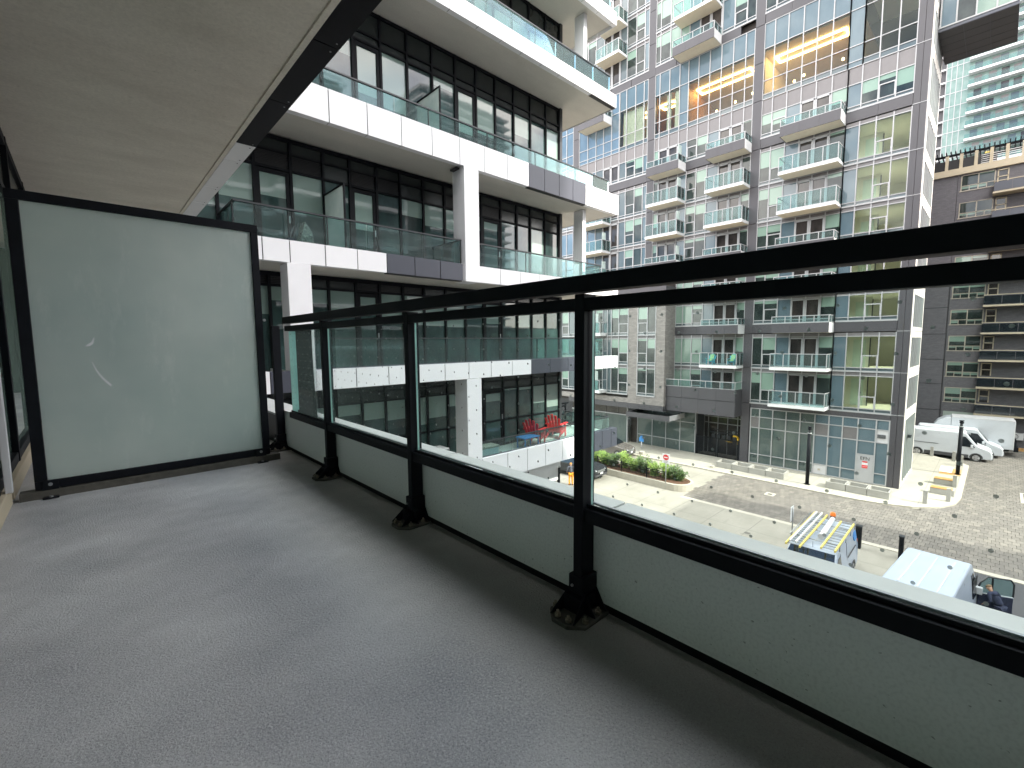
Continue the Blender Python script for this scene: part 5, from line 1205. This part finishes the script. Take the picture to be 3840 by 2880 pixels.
# box truck
tk = thing('box_truck', (60.2, 2.0, gz), 'white cube box truck parked behind the panel van', 'truck', world=False)
MB().box((-3.4, -1.15, .72), (.75, 1.15, 3.35), 'carwhite').build('cargo_box', tk, .03)
MB().box((-3.42, -1.17, 3.30), (.75, 1.17, 3.38), 'palegrey').build('roof_trim', tk, .01); MB().box((-3.43, -1.17, .72), (-3.38, 1.17, 3.3), 'balcwhite').build('rear_frame', tk)
q = MB(); q.prism([(.76, -1.1, 2.3), (.76, -1.1, 3.3), (1.2, -1.1, 3.22), (1.75, -1.1, 2.85), (2.05, -1.1, 2.35)], (0, 2.2, 0), 'carwhite'); q.build('wind_deflector', tk, .08)
loft([(.76, .5), (.76, 2.3), (1.75, 2.28), (2.45, 1.5), (3.3, 1.2), (3.5, .9), (3.5, .4), (.8, .4)], 2.0, .12, 'cab', tk, 'carwhite', 1.2, .06)
sidepoly(tk, 'side_window', [(1.0, 1.4), (2.35, 1.4), (1.72, 2.12), (1.0, 2.12)], 2.0, .12, 2.3, 'carglass', 1.2)
MB().prism([(1.80, -.8, 2.22), (1.80, .8, 2.22), (2.44, .88, 1.54), (2.44, -.88, 1.54)], (.03, 0, .03), 'carglass').build('windscreen', tk)
MB().box((-3.2, -.5, .45), (3.0, .5, .72), 'black').box((-3.75, -1.0, .55), (-3.44, 1.0, .95), 'black').box((-3.6, -.9, .95), (-3.46, .9, 1.6), 'black').build('chassis', tk)
for s in (-1, 1):
    for u in (-2.2, 2.5): wheel(tk, u, s*1.02, .40, .26)
tk.location = (61.9, 2.05, gz-.03); tk.rotation_euler = (0, 0, R(93))
# SUV and dark car
def suv(name, lab, paint, L=4.75, w=1.9, H=1.70):
    t = thing(name, (0, 0, 0), lab, 'car', 'cars parked by the island', world=False); x1 = L/2; x0 = -L/2
    prof = [(x0, .45), (x0+.03, .95), (x0+.35, 1.45), (x0+.75, H), (x1-2.35, H+.0), (x1-1.95, H-.08), (x1-1.20, 1.12), (x1-.35, .98), (x1-.05, .80), (x1, .50), (x1-.06, .27), (x0+.1, .27)]
    loft(prof, w, .22, 'body', t, paint, .95, .08)
    MB().prism([(x1-1.92, -.66, H-.13), (x1-1.92, .66, H-.13), (x1-1.22, .80, 1.15), (x1-1.22, -.80, 1.15)], (.02, 0, .025), 'carglass').build('windscreen', t)
    sidepoly(t, 'side_window', [(x0+.75, 1.05), (x1-1.45, 1.05), (x1-2.05, H-.18), (x0+1.0, H-.18)], w, .22, H, 'carglass', .95)
    MB().box((x1-.03, -.48, .60), (x1+.02, .48, .80), 'steel').box((x1+.0, -.45, .66), (x1+.028, .45, .68), 'plastic').box((x1, -.45, .72), (x1+.028, .45, .74), 'plastic').build('grille', t, .01)
    MB().box((x1-.05, -.8, .30), (x1+.03, .8, .46), 'plastic').build('bumper', t, .03); MB().box((x1+.03, -.17, .48), (x1+.045, .17, .60), 'signwhite').build('number_plate', t)
    for s in (-1, 1):
        MB().prism([(x1-.40, s*.93, .80), (x1-.05, s*.70, .70), (x1-.02, s*.55, .78), (x1-.38, s*.86, .94)], (.01, s*.015, .02), 'headlamp').build('headlight', t)
        MB().box((x1-1.65, s*1.0-.09, 1.05), (x1-1.5, s*1.0+.09, 1.2), paint).build('wing_mirror', t, .03)
        for u in (x0+.95, x1-.95): wheel(t, u, s*(w/2+.005), .36)
    for s in (-.7, .7): MB().tube((x0+.9, s*.93, H+.03), (x1-2.4, s*.93, H+.03), .02, 'steel').build('roof_bar', t)
    return t
sv = suv('sport_utility_vehicle', 'grey brown SUV nosing out from behind the dark terrace panel', 'cargrey'); sv.location = (36.3, 25.25, gz); sv.rotation_euler = (0, 0, R(-84))
s2 = suv('parked_car', 'black car with a bright grille parked at the near side of the island', 'cardark'); s2.location = (28.9, 23.2, gz); s2.rotation_euler = (0, 0, R(-88))

# ================================================================== PEOPLE
def skin_body(name, t, joints, edges, radii, mat, sub=2):
    me = bpy.data.meshes.new(name); me.from_pydata(joints, edges, []); o = bpy.data.objects.new(name, me); link(o, t); me.materials.append(M[mat])
    sk = o.modifiers.new('skin', 'SKIN'); sk.use_smooth_shade = True
    for v, r in zip(me.skin_vertices[0].data, radii): v.radius = (r, r) if not isinstance(r, tuple) else r
    me.skin_vertices[0].data[0].use_root = True
    s = o.modifiers.new('sub', 'SUBSURF'); s.levels = sub; s.render_levels = sub; return o
def person(lab, top, legs, lean=0, hat=None):
    t = thing('person', (0, 0, 0), lab, 'person', world=False)
    c, s = math.cos(lean), math.sin(lean)
    T = lambda x, y, z: (x+(z-.95)*s if z > .95 else x, y, .95+(z-.95)*c if z > .95 else z)
    # torso and arms
    J = [(0, 0, .95), T(0, 0, 1.12), T(0, 0, 1.32), T(0, 0, 1.42), T(0, .19, 1.40), T(.03, .27, 1.14), T(.16+lean*.2, .26, .97), T(0, -.19, 1.40), T(.03, -.27, 1.14), T(.16+lean*.2, -.26, .97)]
    E = [(0, 1), (1, 2), (2, 3), (3, 4), (4, 5), (5, 6), (3, 7), (7, 8), (8, 9)]
    skin_body('torso', t, J, E, [(.13, .16), (.12, .15), (.13, .17), (.09, .10), .075, .052, .04, .075, .052, .04], top)
    J = [(0, 0, .93), (0, .10, .86), (.02, .11, .48), (-.02, .12, .08), (.12, .13, .04), (0, -.10, .86), (.04, -.11, .48), (.0, -.12, .08), (.14, -.13, .04)]
    E = [(0, 1), (1, 2), (2, 3), (3, 4), (0, 5), (5, 6), (6, 7), (7, 8)]
    skin_body('trousers', t, J, E, [(.12, .14), .10, .075, .06, .045, .10, .075, .06, .045], legs)
    q = skin_body('head', t, [T(0, 0, 1.44), T(.01, 0, 1.52), T(.02, 0, 1.60), T(.02, 0, 1.68)], [(0, 1), (1, 2), (2, 3)], [.05, .065, .10, .075], 'skin')
    hq = skin_body('hair' if not hat else 'cap', t, [T(-.015, 0, 1.62), T(-.005, 0, 1.66), T(.0, 0, 1.715)], [(0, 1), (1, 2)], [.095, .108, .075], hat or 'hair')
    q = MB(); 
    for sg_ in (-1, 1):
        q.tube(T(.105, sg_*.035, 1.61), T(.118, sg_*.035, 1.61), .012, 'printblack', 8)
        q.tube(T(.01, sg_*.098, 1.60), T(.01, sg_*.115, 1.60), .025, 'skin', 8)
    q.tube(T(.11, 0, 1.60), T(.135, 0, 1.575), .013, 'skin', 8); q.box(T(.10, -.025, 1.535), tuple(a+b_ for a, b_ in zip(T(.10, -.025, 1.535), (.018, .05, .008))), 'redlens'); q.build('face', t)
    for sg_ in (-1, 1):
        wx, wy, wz = T(.16+lean*.2, sg_*.26, .97)
        J = [(wx, wy, wz), (wx+.05, wy, wz-.05)]; E = [(0, 1)]; rr = [.03, .034]
        for k_ in range(4):
            b0 = len(J); dy = (k_-1.5)*.018; J += [(wx+.085+.01*(k_ in (1, 2)), wy+dy, wz-.085), (wx+.10, wy+dy, wz-.12)]; E += [(1, b0), (b0, b0+1)]; rr += [.009, .008]
        b0 = len(J); J += [(wx+.03, wy-sg_*.04, wz-.07)]; E.append((1, b0)); rr.append(.010)
        skin_body('hand', t, J, E, rr, 'skin', 1)
        MB().box((-.06, sg_*.125-.045, 0), (.19, sg_*.125+.045, .075), 'black').build('shoe', t, .025)
    return t
p1 = person('worker in bright orange trousers and grey top walking by the black car', 'greycloth', 'hivis', R(8), 'hivis'); p1.location = (26.2, 21.6, gz); p1.rotation_euler = (0, 0, R(50))
p2 = person('person in a navy jacket leaning into the open door of the white van', 'navy', 'navy', R(34)); p2.location = (24.15, -.62, gz); p2.rotation_euler = (0, 0, R(60))

# lettering as plain meshes
dg = bpy.context.evaluated_depsgraph_get(); dg.update()
for o in TEXTS:
    me = bpy.data.meshes.new_from_object(o.evaluated_get(dg)); n = o.name; n2 = bpy.data.objects.new(n, me); COL.objects.link(n2)
    n2.parent = o.parent; n2.location = o.location; n2.rotation_euler = o.rotation_euler
    bpy.data.objects.remove(o); n2.name = n
